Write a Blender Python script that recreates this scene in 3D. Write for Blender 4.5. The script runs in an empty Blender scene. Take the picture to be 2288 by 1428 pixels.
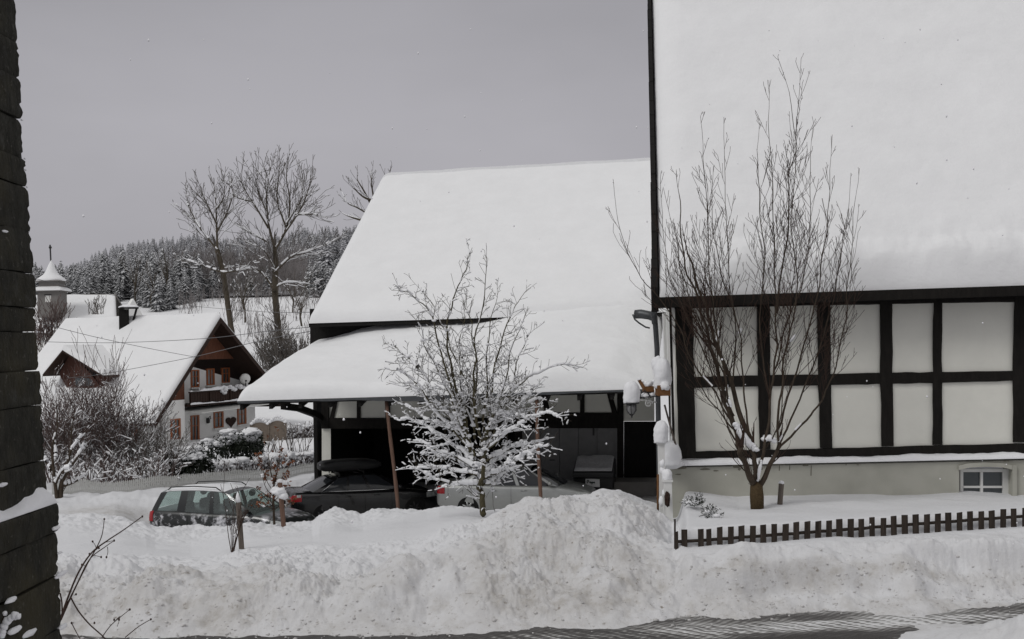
import bpy, bmesh, math, random
import numpy as np
from mathutils import Vector, Matrix, noise as mnoise

random.seed(7); rng = np.random.default_rng(11)
scn = bpy.context.scene
col = scn.collection
F = 2400.0; CX, CY = 1144.0, 714.0

# ------------------------------------------------------------------ camera
PITCH = math.atan(66/2400); ROLL = 0.022
_f = Vector((0, math.cos(PITCH), math.sin(PITCH)))
_u0 = Vector((0, -math.sin(PITCH), math.cos(PITCH))); _r0 = Vector((1, 0, 0))
_r = _r0*math.cos(ROLL) - _u0*math.sin(ROLL); _u = _r0*math.sin(ROLL) + _u0*math.cos(ROLL)
cam_d = bpy.data.cameras.new('camera'); cam = bpy.data.objects.new('camera', cam_d); col.objects.link(cam)
cam.matrix_world = Matrix(((_r.x, _u.x, -_f.x, 0), (_r.y, _u.y, -_f.y, 0), (_r.z, _u.z, -_f.z, 0), (0, 0, 0, 1)))
cam_d.sensor_width = 36; cam_d.lens = 36*F/2288; cam_d.clip_start = 0.05; cam_d.clip_end = 6000
scn.camera = cam

def ray(px, py): return _r*((px-CX)/F) + _u*(-(py-CY)/F) + _f
def P(px, py, Y):
    d = ray(px, py); return d*(Y/d.y)
def onplane(px, py, pt, n):
    d = ray(px, py); return d*(pt.dot(n)/d.dot(n))
def V(*a): return Vector(a)

# ------------------------------------------------------------------ mesh builder
WM = {}
class MB:
    def __init__(s): s.v = []; s.f = []; s.m = []; s.attr = None
    def add(s, vs, fs, m=0):
        k = len(s.v); s.v.extend([tuple(p) for p in vs])
        for f in fs: s.f.append(tuple(i+k for i in f)); s.m.append(m)
    def quad(s, a, b, c, d, m=0): s.add([a, b, c, d], [(0, 1, 2, 3)], m)
    def box8(s, p, m=0):  # p: 4 bottom, 4 top
        s.add(p, [(3, 2, 1, 0), (4, 5, 6, 7), (0, 1, 5, 4), (1, 2, 6, 5), (2, 3, 7, 6), (3, 0, 4, 7)], m)
    def box(s, c, size, rz=0, m=0, bev=0):
        cx, cy, cz = c; x, y, z = [q/2 for q in size]; cs, sn = math.cos(rz), math.sin(rz)
        def t(a, b, d): return (cx+a*cs-b*sn, cy+a*sn+b*cs, cz+d)
        if bev <= 0:
            s.box8([t(-x, -y, -z), t(x, -y, -z), t(x, y, -z), t(-x, y, -z), t(-x, -y, z), t(x, -y, z), t(x, y, z), t(-x, y, z)], m); return
        b = min(bev, x*.9, y*.9, z*.9); rings = []
        for (zz, ins) in ((-z, b), (-z+b, 0), (z-b, 0), (z, b)):
            X, Y2 = x-ins, y-ins
            rings.append([t(-X+b, -Y2, zz), t(X-b, -Y2, zz), t(X, -Y2+b, zz), t(X, Y2-b, zz), t(X-b, Y2, zz), t(-X+b, Y2, zz), t(-X, Y2-b, zz), t(-X, -Y2+b, zz)])
        s.loft(rings, True, True, True, m)
    def loft(s, rings, closed=True, cap0=False, cap1=False, m=0):
        n = len(rings[0]); vs = [p for r in rings for p in r]; fs = []
        for i in range(len(rings)-1):
            for j in range(n if closed else n-1):
                a = i*n+j; b = i*n+(j+1) % n
                fs.append((a, b, b+n, a+n))
        if cap0: fs.append(tuple(range(n-1, -1, -1)))
        if cap1: fs.append(tuple((len(rings)-1)*n+j for j in range(n)))
        s.add(vs, fs, m)
    def prism(s, poly, d, m=0):
        """polygon (list of Vectors) extruded by vector d"""
        n = len(poly); vs = list(poly)+[Vector(p)+Vector(d) for p in poly]
        fs = [tuple(range(n)), tuple(range(2*n-1, n-1, -1))]+[(j, j+n, (j+1) % n+n, (j+1) % n) for j in range(n)]
        s.add(vs, fs, m)
    def tube(s, pts, rad, n=6, m=0, cap=True):
        pts = [Vector(p) for p in pts]; rings = []
        if not isinstance(rad, (list, tuple)): rad = [rad]*len(pts)
        up = None
        for i, p in enumerate(pts):
            t = (pts[min(i+1, len(pts)-1)]-pts[max(i-1, 0)])
            if t.length < 1e-9: t = V(0, 0, 1)
            t.normalize()
            if up is None: up = t.orthogonal().normalized()
            a = up-t*up.dot(t)
            if a.length < 1e-6: a = t.orthogonal()
            a.normalize(); up = a; b = t.cross(a)
            rings.append([p+a*(math.cos(2*math.pi*k/n)*rad[i])+b*(math.sin(2*math.pi*k/n)*rad[i]) for k in range(n)])
        s.loft(rings, True, cap, cap, m)
    def blob(s, c, r, sub=2, amp=.15, sc=1.5, seed=0, m=0, flat=None):
        vs, fs = ico(sub); out = []
        rx, ry, rz = r if isinstance(r, (tuple, list)) else (r, r, r)
        for p in vs:
            k = 1+amp*mnoise.noise(Vector(p)*sc+V(seed*3.1, seed*1.7, seed))
            z = p[2]*rz*k
            if flat is not None: z = max(z, flat)
            out.append((c[0]+p[0]*rx*k, c[1]+p[1]*ry*k, c[2]+z))
        s.add(out, fs, m)
    def lathe(s, prof, c=(0, 0, 0), n=16, axis='z', m=0):
        rings = []
        for r, h in prof:
            ring = []
            for k in range(n):
                a = 2*math.pi*k/n; x, y = r*math.cos(a), r*math.sin(a)
                q = (x, y, h) if axis == 'z' else ((x, h, y) if axis == 'y' else (h, x, y))
                ring.append((c[0]+q[0], c[1]+q[1], c[2]+q[2]))
            rings.append(ring)
        s.loft(rings, True, True, True, m)
    def segs(s, S, n=3, m=0):
        """S: array (N,8): p0,p1,r0,r1 -> open n-sided prisms"""
        if len(S) == 0: return
        S = np.asarray(S, float); p0 = S[:, 0:3]; p1 = S[:, 3:6]; t = p1-p0
        L = np.linalg.norm(t, axis=1, keepdims=True); L[L == 0] = 1; t = t/L
        h = np.where(np.abs(t[:, 2:3]) < .9, np.array([[0, 0, 1.]]), np.array([[1., 0, 0]]))
        a = np.cross(t, h); a /= np.linalg.norm(a, axis=1, keepdims=True); b = np.cross(t, a)
        N = len(S); vs = np.zeros((N, 2, n, 3))
        for k in range(n):
            an = 2*math.pi*k/n; d = a*math.cos(an)+b*math.sin(an)
            vs[:, 0, k] = p0+d*S[:, 6:7]; vs[:, 1, k] = p1+d*S[:, 7:8]
        base = np.arange(N)*2*n+len(s.v)
        s.v.extend(map(tuple, vs.reshape(-1, 3)))
        for k in range(n):
            k2 = (k+1) % n
            q = np.stack([base+k, base+k2, base+n+k2, base+n+k], 1)
            s.f.extend(map(tuple, q.tolist())); s.m.extend([m]*N)
    def mesh(s, name, mats, smooth=True, inv=None):
        me = bpy.data.meshes.new(name)
        v = np.array(s.v, float).reshape(-1, 3)
        if inv is not None:
            M = np.array(inv); v = v@M[:3, :3].T+M[:3, 3]
        me.from_pydata(v.tolist(), [], s.f)
        for mt in (mats if isinstance(mats, (list, tuple)) else [mats]): me.materials.append(mt)
        me.polygons.foreach_set('material_index', s.m)
        me.polygons.foreach_set('use_smooth', [smooth]*len(s.f))
        me.update(); return me
    def build(s, name, mats, parent=None, smooth=False, auto=None):
        inv = WM[parent.name].inverted() if parent is not None else None
        me = s.mesh(name, mats, smooth or auto is not None, inv)
        if auto is not None: me.set_sharp_from_angle(angle=math.radians(auto))
        o = bpy.data.objects.new(name, me); col.objects.link(o)
        if parent is not None: o.parent = parent; WM[o.name] = WM[parent.name]
        else: WM[o.name] = Matrix.Identity(4)
        return o
_ico = {}
def ico(sub):
    if sub not in _ico:
        bm = bmesh.new(); bmesh.ops.create_icosphere(bm, subdivisions=sub, radius=1)
        _ico[sub] = ([tuple(v.co) for v in bm.verts], [tuple(v.index for v in f.verts) for f in bm.faces]); bm.free()
    return _ico[sub]

def tag(o, label=None, cat=None, group=None, kind=None):
    if label: o['label'] = label
    if cat: o['category'] = cat
    if group: o['group'] = group
    if kind: o['kind'] = kind
    return o
def thing(name, label, cat, loc=(0, 0, 0), rz=0, group=None):
    o = bpy.data.objects.new(name, None); col.objects.link(o); o.empty_display_size = .2
    o.location = loc; o.rotation_euler = (0, 0, rz)
    WM[o.name] = Matrix.Translation(Vector(loc))@Matrix.Rotation(rz, 4, 'Z')
    return tag(o, label, cat, group)
def copy_tree(o, parent=None):
    c = o.copy(); col.objects.link(c)
    if parent is not None: c.parent = parent
    for ch in list(o.children): copy_tree(ch, c)
    return c

# ------------------------------------------------------------------ materials
def mat(name, base=(.5, .5, .5), rough=.7, metal=0, spec=.3, var=0, vscale=8, bump=0, bscale=30, base2=None, coat=0, stretch=None, bdist=.02, detail=6):
    m = bpy.data.materials.new(name); m.use_nodes = True; nt = m.node_tree; N = nt.nodes; L = nt.links
    b = N['Principled BSDF']; b.inputs['Base Color'].default_value = (*base, 1); b.inputs['Roughness'].default_value = rough
    b.inputs['Metallic'].default_value = metal; b.inputs['Specular IOR Level'].default_value = spec; b.inputs['Coat Weight'].default_value = coat
    if var or bump:
        tc = N.new('ShaderNodeTexCoord'); mp = N.new('ShaderNodeMapping'); L.new(tc.outputs['Object'], mp.inputs['Vector'])
        if stretch: mp.inputs['Scale'].default_value = stretch
    if var:
        n = N.new('ShaderNodeTexNoise'); n.inputs['Scale'].default_value = vscale; n.inputs['Detail'].default_value = detail; n.inputs['Roughness'].default_value = .65
        L.new(mp.outputs[0], n.inputs['Vector'])
        r = N.new('ShaderNodeValToRGB'); r.color_ramp.elements[0].position = .3; r.color_ramp.elements[1].position = .7
        d = base2 if base2 else tuple(c*(1-var) for c in base)
        r.color_ramp.elements[0].color = (*d, 1); r.color_ramp.elements[1].color = (*base, 1)
        L.new(n.outputs['Fac'], r.inputs['Fac']); L.new(r.outputs[0], b.inputs['Base Color'])
    if bump:
        n2 = N.new('ShaderNodeTexNoise'); n2.inputs['Scale'].default_value = bscale; n2.inputs['Detail'].default_value = 8; n2.inputs['Roughness'].default_value = .6
        L.new(mp.outputs[0], n2.inputs['Vector'])
        bp = N.new('ShaderNodeBump'); bp.inputs['Strength'].default_value = bump; bp.inputs['Distance'].default_value = bdist
        L.new(n2.outputs['Fac'], bp.inputs['Height']); L.new(bp.outputs[0], b.inputs['Normal'])
    return m
SN = (.83, .835, .845)
M = {}
M['snow'] = mat('snow', SN, .75, spec=.2, bump=.5, bscale=9, bdist=.04, var=.06, vscale=2.5)
M['roof_snow'] = mat('roof_snow', (.83, .835, .84), .75, spec=.2, bump=.35, bscale=5, bdist=.05, var=.05, vscale=1.1)
M['snow_blob'] = mat('snow_blob', (.82, .825, .84), .75, spec=.2, bump=.5, bscale=25, bdist=.02)
M['grimy_snow'] = mat('grimy_snow', (.62, .61, .60), .85, spec=.1, var=.35, vscale=3)
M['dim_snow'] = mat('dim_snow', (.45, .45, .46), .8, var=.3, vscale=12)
M['timber'] = mat('timber', (.016, .014, .012), .7, spec=.15, var=.5, vscale=14, bump=.4, bscale=40, stretch=(1, 1, .25))
M['plaster'] = mat('plaster', (.775, .77, .705), .9, spec=.1, var=.10, vscale=1.4, bump=.25, bscale=60, bdist=.006)
M['white_plaster'] = mat('white_plaster', (.84, .84, .82), .9, spec=.1, var=.06, vscale=3, bump=.2, bscale=50, bdist=.006)
M['dark_boards'] = mat('dark_boards', (.018, .017, .016), .8, spec=.15, var=.5, vscale=20, stretch=(3, 3, .2), bump=.4, bscale=30)
M['gray_gate'] = mat('gray_gate', (.20, .20, .20), .7, spec=.2, var=.15, vscale=6, bump=.2, bscale=20)
M['brown_wood'] = mat('brown_wood', (.15, .058, .032), .7, spec=.2, var=.45, vscale=9, stretch=(1, 1, .3), bump=.3, bscale=25)
M['dormer_wood'] = mat('dormer_wood', (.075, .032, .023), .75, spec=.2, var=.45, vscale=9, stretch=(1, 1, .3))
M['dark_brown'] = mat('dark_brown', (.040, .022, .016), .75, spec=.2, var=.5, vscale=9, bump=.3, bscale=25)
M['orange_wood'] = mat('orange_wood', (.36, .11, .035), .5, spec=.3, var=.3, vscale=20)
M['planter_wood'] = mat('planter_wood', (.20, .095, .038), .7, spec=.2, var=.45, vscale=18, bump=.3, bscale=40)
M['prop_wood'] = mat('prop_wood', (.185, .112, .083), .75, spec=.2, var=.4, vscale=14, bump=.4, bscale=40, stretch=(1, 1, .2))
M['gray_wood'] = mat('gray_wood', (.17, .145, .125), .85, spec=.1, var=.5, vscale=22, bump=.6, bscale=60, stretch=(1, 1, .15))
M['picket_wood'] = mat('picket_wood', (.060, .048, .040), .85, spec=.1, var=.6, vscale=24, bump=.6, bscale=60, stretch=(1, 1, .15))
M['white_picket'] = mat('white_picket', (.68, .68, .65), .8, spec=.1, var=.15, vscale=10)
M['slate'] = mat('slate', (.034, .033, .026), .8, spec=.15, var=.6, vscale=22, bump=1.0, bscale=34, base2=(.012, .0115, .0085), bdist=.02, stretch=(1, 1, .55))
M['lead'] = mat('lead', (.19, .18, .17), .7, spec=.2, var=.2, vscale=4, bump=.2, bscale=12)
M['glass_dark'] = mat('glass_dark', (.02, .022, .025), .08, spec=.6)
M['pane'] = mat('pane', (.055, .065, .07), .12, spec=.6)
M['curtain_pane'] = mat('curtain_pane', (.25, .25, .25), .2, spec=.5, var=.6, vscale=6, stretch=(4, 4, .3))
M['white_paint'] = mat('white_paint', (.72, .72, .70), .5, spec=.3, var=.06, vscale=10)
M['iron'] = mat('iron', (.02, .02, .02), .5, spec=.4, bump=.2, bscale=80)
M['zinc'] = mat('zinc', (.10, .105, .11), .45, metal=.6, spec=.4, var=.3, vscale=6)
M['black_paint'] = mat('black_paint', (.008, .008, .009), .22, metal=.0, spec=.5, coat=.4, var=.4, vscale=5)
M['dirty_black'] = mat('dirty_black', (.012, .013, .013), .3, spec=.5, coat=.3)
M['silver_paint'] = mat('silver_paint', (.40, .41, .40), .35, metal=.55, spec=.5, coat=.4, var=.12, vscale=3)
M['rubber'] = mat('rubber', (.012, .012, .012), .85, spec=.2, bump=.4, bscale=60)
M['alloy'] = mat('alloy', (.45, .46, .46), .35, metal=.7, spec=.5)
M['dark_alloy'] = mat('dark_alloy', (.03, .03, .032), .4, metal=.5, spec=.5)
M['chrome'] = mat('chrome', (.75, .76, .77), .15, metal=1)
M['red_lens'] = mat('red_lens', (.30, .010, .014), .2, spec=.6)
M['clear_lens'] = mat('clear_lens', (.55, .57, .56), .15, spec=.7, var=.6, vscale=14)
M['black_plastic'] = mat('black_plastic', (.014, .014, .015), .5, spec=.4, bump=.15, bscale=50)
M['interior'] = mat('interior', (.015, .015, .016), .9, spec=.1)
M['bark'] = mat('bark', (.085, .066, .05), .85, spec=.1, var=.5, vscale=20, bump=.7, bscale=50, stretch=(1, 1, .4))
M['green_bark'] = mat('green_bark', (.105, .092, .055), .85, spec=.1, var=.5, vscale=18, bump=.6, bscale=45, stretch=(1, 1, .4))
M['dark_twig'] = mat('dark_twig', (.052, .034, .027), .85, spec=.1)
M['cherry_twig'] = mat('cherry_twig', (.060, .050, .036), .85, spec=.1)
M['red_twig'] = mat('red_twig', (.165, .125, .115), .85, spec=.1, var=.5, vscale=1.5)
M['gray_twig'] = mat('gray_twig', (.120, .108, .098), .85, spec=.1)
M['tall_bark'] = mat('tall_bark', (.095, .080, .060), .85, spec=.1, var=.4, vscale=3)
M['burlap'] = mat('burlap', (.105, .075, .042), .95, spec=.05, var=.5, vscale=40, bump=.8, bscale=120)
M['evergreen'] = mat('evergreen', (.026, .034, .022), .6, spec=.25, var=.5, vscale=3)
M['beech_leaf'] = mat('beech_leaf', (.21, .085, .045), .7, spec=.15, var=.5, vscale=6)
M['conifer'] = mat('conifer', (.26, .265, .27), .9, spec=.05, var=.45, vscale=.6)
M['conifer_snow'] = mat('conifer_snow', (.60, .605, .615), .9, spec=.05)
M['far_conifer'] = mat('far_conifer', (.60, .605, .625), .9, spec=.03, var=.3, vscale=.2)  # paled well beyond real foliage: distance haze is put into the colour
M['far_conifer_snow'] = mat('far_conifer_snow', (.66, .66, .68), .9, spec=.03)  # same haze mixed into the snow colour of the far trees
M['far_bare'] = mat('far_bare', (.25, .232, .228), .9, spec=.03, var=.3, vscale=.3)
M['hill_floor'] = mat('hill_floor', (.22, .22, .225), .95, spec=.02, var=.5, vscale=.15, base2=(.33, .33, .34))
M['wicker'] = mat('wicker', (.20, .165, .135), .85, spec=.1, var=.4, vscale=12, bump=.5, bscale=40, stretch=(.3, .3, 2))
M['cable'] = mat('cable', (.16, .16, .165), .7, spec=.1)
M['label_white'] = mat('label_white', (.62, .62, .62), .6, var=.08, vscale=20)
M['ink'] = mat('ink', (.035, .045, .04), .7)
M['wall_crack'] = mat('wall_crack', (.20, .19, .155), .9, spec=.1, var=.4, vscale=30)
M['flake'] = mat('flake', (.86, .86, .88), .8)

def plinth_material():
    m = mat('plinth', (.29, .292, .27), .92, spec=.1, bump=.4, bscale=45, bdist=.008)
    nt = m.node_tree; N = nt.nodes; L = nt.links; b = N['Principled BSDF']
    g = N.new('ShaderNodeNewGeometry'); n = N.new('ShaderNodeTexNoise'); n.inputs['Scale'].default_value = 1.6; n.inputs['Detail'].default_value = 8
    L.new(g.outputs['Position'], n.inputs['Vector'])
    r = N.new('ShaderNodeValToRGB'); r.color_ramp.elements[0].position = .35; r.color_ramp.elements[1].position = .62
    r.color_ramp.elements[0].color = (.36, .356, .31, 1); r.color_ramp.elements[1].color = (.44, .436, .385, 1)
    L.new(n.outputs['Fac'], r.inputs['Fac'])
    n2 = N.new('ShaderNodeTexNoise'); n2.inputs['Scale'].default_value = 5; n2.inputs['Detail'].default_value = 9; n2.inputs['Roughness'].default_value = .7
    L.new(g.outputs['Position'], n2.inputs['Vector'])
    sp = N.new('ShaderNodeSeparateXYZ'); L.new(g.outputs['Position'], sp.inputs[0])
    mr = N.new('ShaderNodeMapRange'); mr.inputs['From Min'].default_value = -2.35; mr.inputs['From Max'].default_value = -1.95; L.new(sp.outputs['Z'], mr.inputs['Value'])
    mu = N.new('ShaderNodeMath'); mu.operation = 'MULTIPLY'; L.new(n2.outputs['Fac'], mu.inputs[0]); L.new(mr.outputs[0], mu.inputs[1])
    r2 = N.new('ShaderNodeValToRGB'); r2.color_ramp.elements[0].position = .44; r2.color_ramp.elements[1].position = .56
    r2.color_ramp.elements[0].color = (0, 0, 0, 1); r2.color_ramp.elements[1].color = (1, 1, 1, 1); L.new(mu.outputs[0], r2.inputs['Fac'])
    mx = N.new('ShaderNodeMix'); mx.data_type = 'RGBA'; L.new(r2.outputs[0], mx.inputs['Factor']); L.new(r.outputs[0], mx.inputs[6]); mx.inputs[7].default_value = (.185, .172, .135, 1)
    L.new(mx.outputs[2], b.inputs['Base Color'])
    return m
M['plinth'] = plinth_material()
def slate_material():
    m = M['slate']; nt = m.node_tree; N = nt.nodes; L = nt.links; b = N['Principled BSDF']; src = b.inputs['Base Color'].links[0].from_socket
    g = N.new('ShaderNodeNewGeometry')
    def nz(sc, a, c, ro=.6):
        n = N.new('ShaderNodeTexNoise'); n.inputs['Scale'].default_value = sc; n.inputs['Detail'].default_value = 6; n.inputs['Roughness'].default_value = ro; L.new(g.outputs['Position'], n.inputs['Vector'])
        r = N.new('ShaderNodeMapRange'); r.inputs['From Min'].default_value = a; r.inputs['From Max'].default_value = c; L.new(n.outputs['Fac'], r.inputs['Value']); return r.outputs[0]
    def mix(f, a, col_, k=1):
        x = N.new('ShaderNodeMix'); x.data_type = 'RGBA'; q = N.new('ShaderNodeMath'); q.operation = 'MULTIPLY'; q.inputs[1].default_value = k; L.new(f, q.inputs[0]); L.new(q.outputs[0], x.inputs['Factor']); L.new(a, x.inputs[6]); x.inputs[7].default_value = (*col_, 1); return x.outputs[2]
    c = mix(nz(3.5, .45, .65), src, (.050, .044, .026), .7); c = mix(nz(55, .62, .68), c, (.11, .105, .09), .55); c = mix(nz(9, .60, .70), c, (.062, .062, .056), .6)
    L.new(c, b.inputs['Base Color'])
slate_material()

def ground_material():
    m = mat('ground_snow', SN, .8, spec=.15); nt = m.node_tree; N = nt.nodes; L = nt.links; b = N['Principled BSDF']
    g = N.new('ShaderNodeNewGeometry'); at = N.new('ShaderNodeAttribute'); at.attribute_name = 'dirt'
    def nz(sc, det=8, ro=.65):
        n = N.new('ShaderNodeTexNoise'); n.inputs['Scale'].default_value = sc; n.inputs['Detail'].default_value = det; n.inputs['Roughness'].default_value = ro
        L.new(g.outputs['Position'], n.inputs['Vector']); return n.outputs['Fac']
    def math_(op, a, bb):
        k = N.new('ShaderNodeMath'); k.operation = op
        for i, q in enumerate((a, bb)):
            if isinstance(q, (int, float)): k.inputs[i].default_value = q
            else: L.new(q, k.inputs[i])
        return k.outputs[0]
    def ramp(src, p0, p1):
        r = N.new('ShaderNodeMapRange'); r.inputs['From Min'].default_value = p0; r.inputs['From Max'].default_value = p1; L.new(src, r.inputs['Value']); return r.outputs[0]
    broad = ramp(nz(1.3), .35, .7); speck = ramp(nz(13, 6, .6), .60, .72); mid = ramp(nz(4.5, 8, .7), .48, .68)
    d1 = math_('MULTIPLY', at.outputs['Fac'], math_('ADD', math_('ADD', math_('MULTIPLY', mid, .45), .22), math_('MULTIPLY', broad, .45)))  # mask holds real grime plus the bank's shade, both darken the snow colour
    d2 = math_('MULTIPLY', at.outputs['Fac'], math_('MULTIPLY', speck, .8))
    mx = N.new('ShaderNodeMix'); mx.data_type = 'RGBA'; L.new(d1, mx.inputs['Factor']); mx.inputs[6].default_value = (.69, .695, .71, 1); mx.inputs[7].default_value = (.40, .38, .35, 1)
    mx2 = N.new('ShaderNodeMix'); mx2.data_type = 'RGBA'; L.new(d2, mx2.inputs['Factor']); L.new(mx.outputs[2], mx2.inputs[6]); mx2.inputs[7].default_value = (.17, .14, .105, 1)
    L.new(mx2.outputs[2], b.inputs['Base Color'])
    bp = N.new('ShaderNodeBump'); bp.inputs['Strength'].default_value = .55; bp.inputs['Distance'].default_value = .03; L.new(nz(16, 8, .7), bp.inputs['Height'])
    L.new(bp.outputs[0], b.inputs['Normal'])
    return m
M['ground'] = ground_material()

def road_material():
    m = mat('road_slush', (.1, .1, .1), .55, spec=.35); nt = m.node_tree; N = nt.nodes; L = nt.links; b = N['Principled BSDF']
    g = N.new('ShaderNodeNewGeometry'); at = N.new('ShaderNodeAttribute'); at.attribute_name = 'slush'
    mp = N.new('ShaderNodeMapping'); mp.inputs['Scale'].default_value = (.55, 2.2, 1); mp.inputs['Rotation'].default_value = (0, 0, .06); L.new(g.outputs['Position'], mp.inputs['Vector'])
    n = N.new('ShaderNodeTexNoise'); n.inputs['Scale'].default_value = 3.2; n.inputs['Detail'].default_value = 9; n.inputs['Roughness'].default_value = .68; L.new(mp.outputs[0], n.inputs['Vector'])
    w = N.new('ShaderNodeTexWave'); w.wave_type = 'BANDS'; w.inputs['Scale'].default_value = 3.4; w.inputs['Distortion'].default_value = 3.5; w.inputs['Detail'].default_value = 3; w.inputs['Detail Scale'].default_value = 1.6
    mp2 = N.new('ShaderNodeMapping'); mp2.inputs['Rotation'].default_value = (0, 0, .7); mp2.inputs['Scale'].default_value = (1, 1.6, 1); L.new(g.outputs['Position'], mp2.inputs['Vector']); L.new(mp2.outputs[0], w.inputs['Vector'])
    def math_(op, a, bb):
        k = N.new('ShaderNodeMath'); k.operation = op
        for i, q in enumerate((a, bb)):
            if isinstance(q, (int, float)): k.inputs[i].default_value = q
            else: L.new(q, k.inputs[i])
        return k.outputs[0]
    h = math_('ADD', math_('MULTIPLY', n.outputs['Fac'], 1.0), math_('MULTIPLY', w.outputs['Fac'], .16))
    w2 = N.new('ShaderNodeTexWave'); w2.wave_type = 'BANDS'; w2.inputs['Scale'].default_value = 2.6; w2.inputs['Distortion'].default_value = 4; w2.inputs['Detail'].default_value = 4; w2.inputs['Detail Scale'].default_value = 2
    mp3 = N.new('ShaderNodeMapping'); mp3.inputs['Rotation'].default_value = (0, 0, -.85); L.new(g.outputs['Position'], mp3.inputs['Vector']); L.new(mp3.outputs[0], w2.inputs['Vector'])
    sy = N.new('ShaderNodeSeparateXYZ'); L.new(g.outputs['Position'], sy.inputs[0]); sn_ = N.new('ShaderNodeMath'); sn_.operation = 'SINE'; L.new(math_('MULTIPLY', math_('SUBTRACT', sy.outputs['Y'], math_('MULTIPLY', sy.outputs['X'], .09)), 7.5), sn_.inputs[0])
    sel = math_('MULTIPLY', math_('ADD', sn_.outputs[0], 1), .5)
    h = math_('ADD', h, math_('MULTIPLY', math_('SUBTRACT', math_('MULTIPLY', w2.outputs['Fac'], sel), .25), .34)); h = math_('ADD', h, math_('MULTIPLY', math_('SUBTRACT', sel, .5), .10))
    s = math_('ADD', h, math_('MULTIPLY', math_('SUBTRACT', at.outputs['Fac'], .5), .75))
    r = N.new('ShaderNodeValToRGB'); e = r.color_ramp.elements
    e[0].position = .42; e[0].color = (.050, .046, .044, 1); e[1].position = 1.08; e[1].color = (.66, .66, .66, 1)
    k = r.color_ramp.elements.new(.62); k.color = (.105, .10, .096, 1)
    k = r.color_ramp.elements.new(.80); k.color = (.30, .295, .285, 1)
    L.new(s, r.inputs['Fac']); L.new(r.outputs[0], b.inputs['Base Color'])
    bp = N.new('ShaderNodeBump'); bp.inputs['Strength'].default_value = .7; bp.inputs['Distance'].default_value = .04; L.new(h, bp.inputs['Height']); L.new(bp.outputs[0], b.inputs['Normal'])
    return m
M['road'] = road_material()

def car_glass():
    m = bpy.data.materials.new('car_glass'); m.use_nodes = True; nt = m.node_tree; N = nt.nodes; L = nt.links
    for n in list(N):
        if n.type != 'OUTPUT_MATERIAL': N.remove(n)
    out = [n for n in N if n.type == 'OUTPUT_MATERIAL'][0]
    t = N.new('ShaderNodeBsdfTransparent'); t.inputs[0].default_value = (.70, .80, .77, 1)
    gl = N.new('ShaderNodeBsdfGlossy'); gl.inputs['Roughness'].default_value = .05
    df = N.new('ShaderNodeBsdfDiffuse'); df.inputs[0].default_value = (.45, .52, .50, 1)
    a = N.new('ShaderNodeMixShader'); a.inputs[0].default_value = .08; L.new(t.outputs[0], a.inputs[1]); L.new(gl.outputs[0], a.inputs[2])
    c = N.new('ShaderNodeMixShader'); c.inputs[0].default_value = .13; L.new(a.outputs[0], c.inputs[1]); L.new(df.outputs[0], c.inputs[2])
    L.new(c.outputs[0], out.inputs['Surface']); return m
M['car_glass'] = car_glass()

def snowy_paint(name, base):
    """dark car paint with patches of frozen snow sticking to the lower flanks"""
    m = mat(name, base, .3, spec=.5, coat=.3); nt = m.node_tree; N = nt.nodes; L = nt.links; b = N['Principled BSDF']
    tc = N.new('ShaderNodeTexCoord'); sp = N.new('ShaderNodeSeparateXYZ'); L.new(tc.outputs['Object'], sp.inputs[0])
    n = N.new('ShaderNodeTexNoise'); n.inputs['Scale'].default_value = 3.6; n.inputs['Detail'].default_value = 9; n.inputs['Roughness'].default_value = .7; L.new(tc.outputs['Object'], n.inputs['Vector'])
    a = N.new('ShaderNodeMapRange'); a.inputs['From Min'].default_value = .95; a.inputs['From Max'].default_value = .84; L.new(sp.outputs['Z'], a.inputs['Value'])
    x = N.new('ShaderNodeMapRange'); x.inputs['From Min'].default_value = 2.3; x.inputs['From Max'].default_value = 1.7; L.new(sp.outputs['X'], x.inputs['Value'])
    mu = N.new('ShaderNodeMath'); mu.operation = 'MULTIPLY'; L.new(a.outputs[0], mu.inputs[0]); L.new(x.outputs[0], mu.inputs[1])
    r = N.new('ShaderNodeMapRange'); r.inputs['From Min'].default_value = .50; r.inputs['From Max'].default_value = .62; L.new(n.outputs['Fac'], r.inputs['Value'])
    m2 = N.new('ShaderNodeMath'); m2.operation = 'MULTIPLY'; L.new(mu.outputs[0], m2.inputs[0]); L.new(r.outputs[0], m2.inputs[1])
    mx = N.new('ShaderNodeMix'); mx.data_type = 'RGBA'; L.new(m2.outputs[0], mx.inputs['Factor']); mx.inputs[6].default_value = (*base, 1); mx.inputs[7].default_value = (.62, .62, .65, 1)
    L.new(mx.outputs[2], b.inputs['Base Color'])
    return m
M['snowy_black'] = snowy_paint('snowy_black', (.012, .014, .014))

# ------------------------------------------------------------------ numeric noise
def vnoise(x, y, seed=0):
    xi = np.floor(x).astype(np.int64); yi = np.floor(y).astype(np.int64); xf = x-xi; yf = y-yi
    u = xf*xf*xf*(xf*(xf*6-15)+10); v = yf*yf*yf*(yf*(yf*6-15)+10)
    def h(a, b):
        n = (a*374761393+b*668265263+seed*974634777) & 0xffffffff
        n = ((n ^ (n >> 13))*1274126177) & 0xffffffff
        n = (n ^ (n >> 16)) & 0xffffffff
        return n/4294967295.0*2-1
    return (h(xi, yi)*(1-u)+h(xi+1, yi)*u)*(1-v)+(h(xi, yi+1)*(1-u)+h(xi+1, yi+1)*u)*v
def fbm(x, y, oct=5, gain=.5, seed=0):
    s = 0; a = 1; f = 1
    for i in range(oct):
        c, sn = math.cos(.6*i+.3), math.sin(.6*i+.3)
        s = s+a*vnoise((x*c-y*sn)*f, (x*sn+y*c)*f, seed+i); a *= gain; f *= 2.03
    return s
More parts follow.
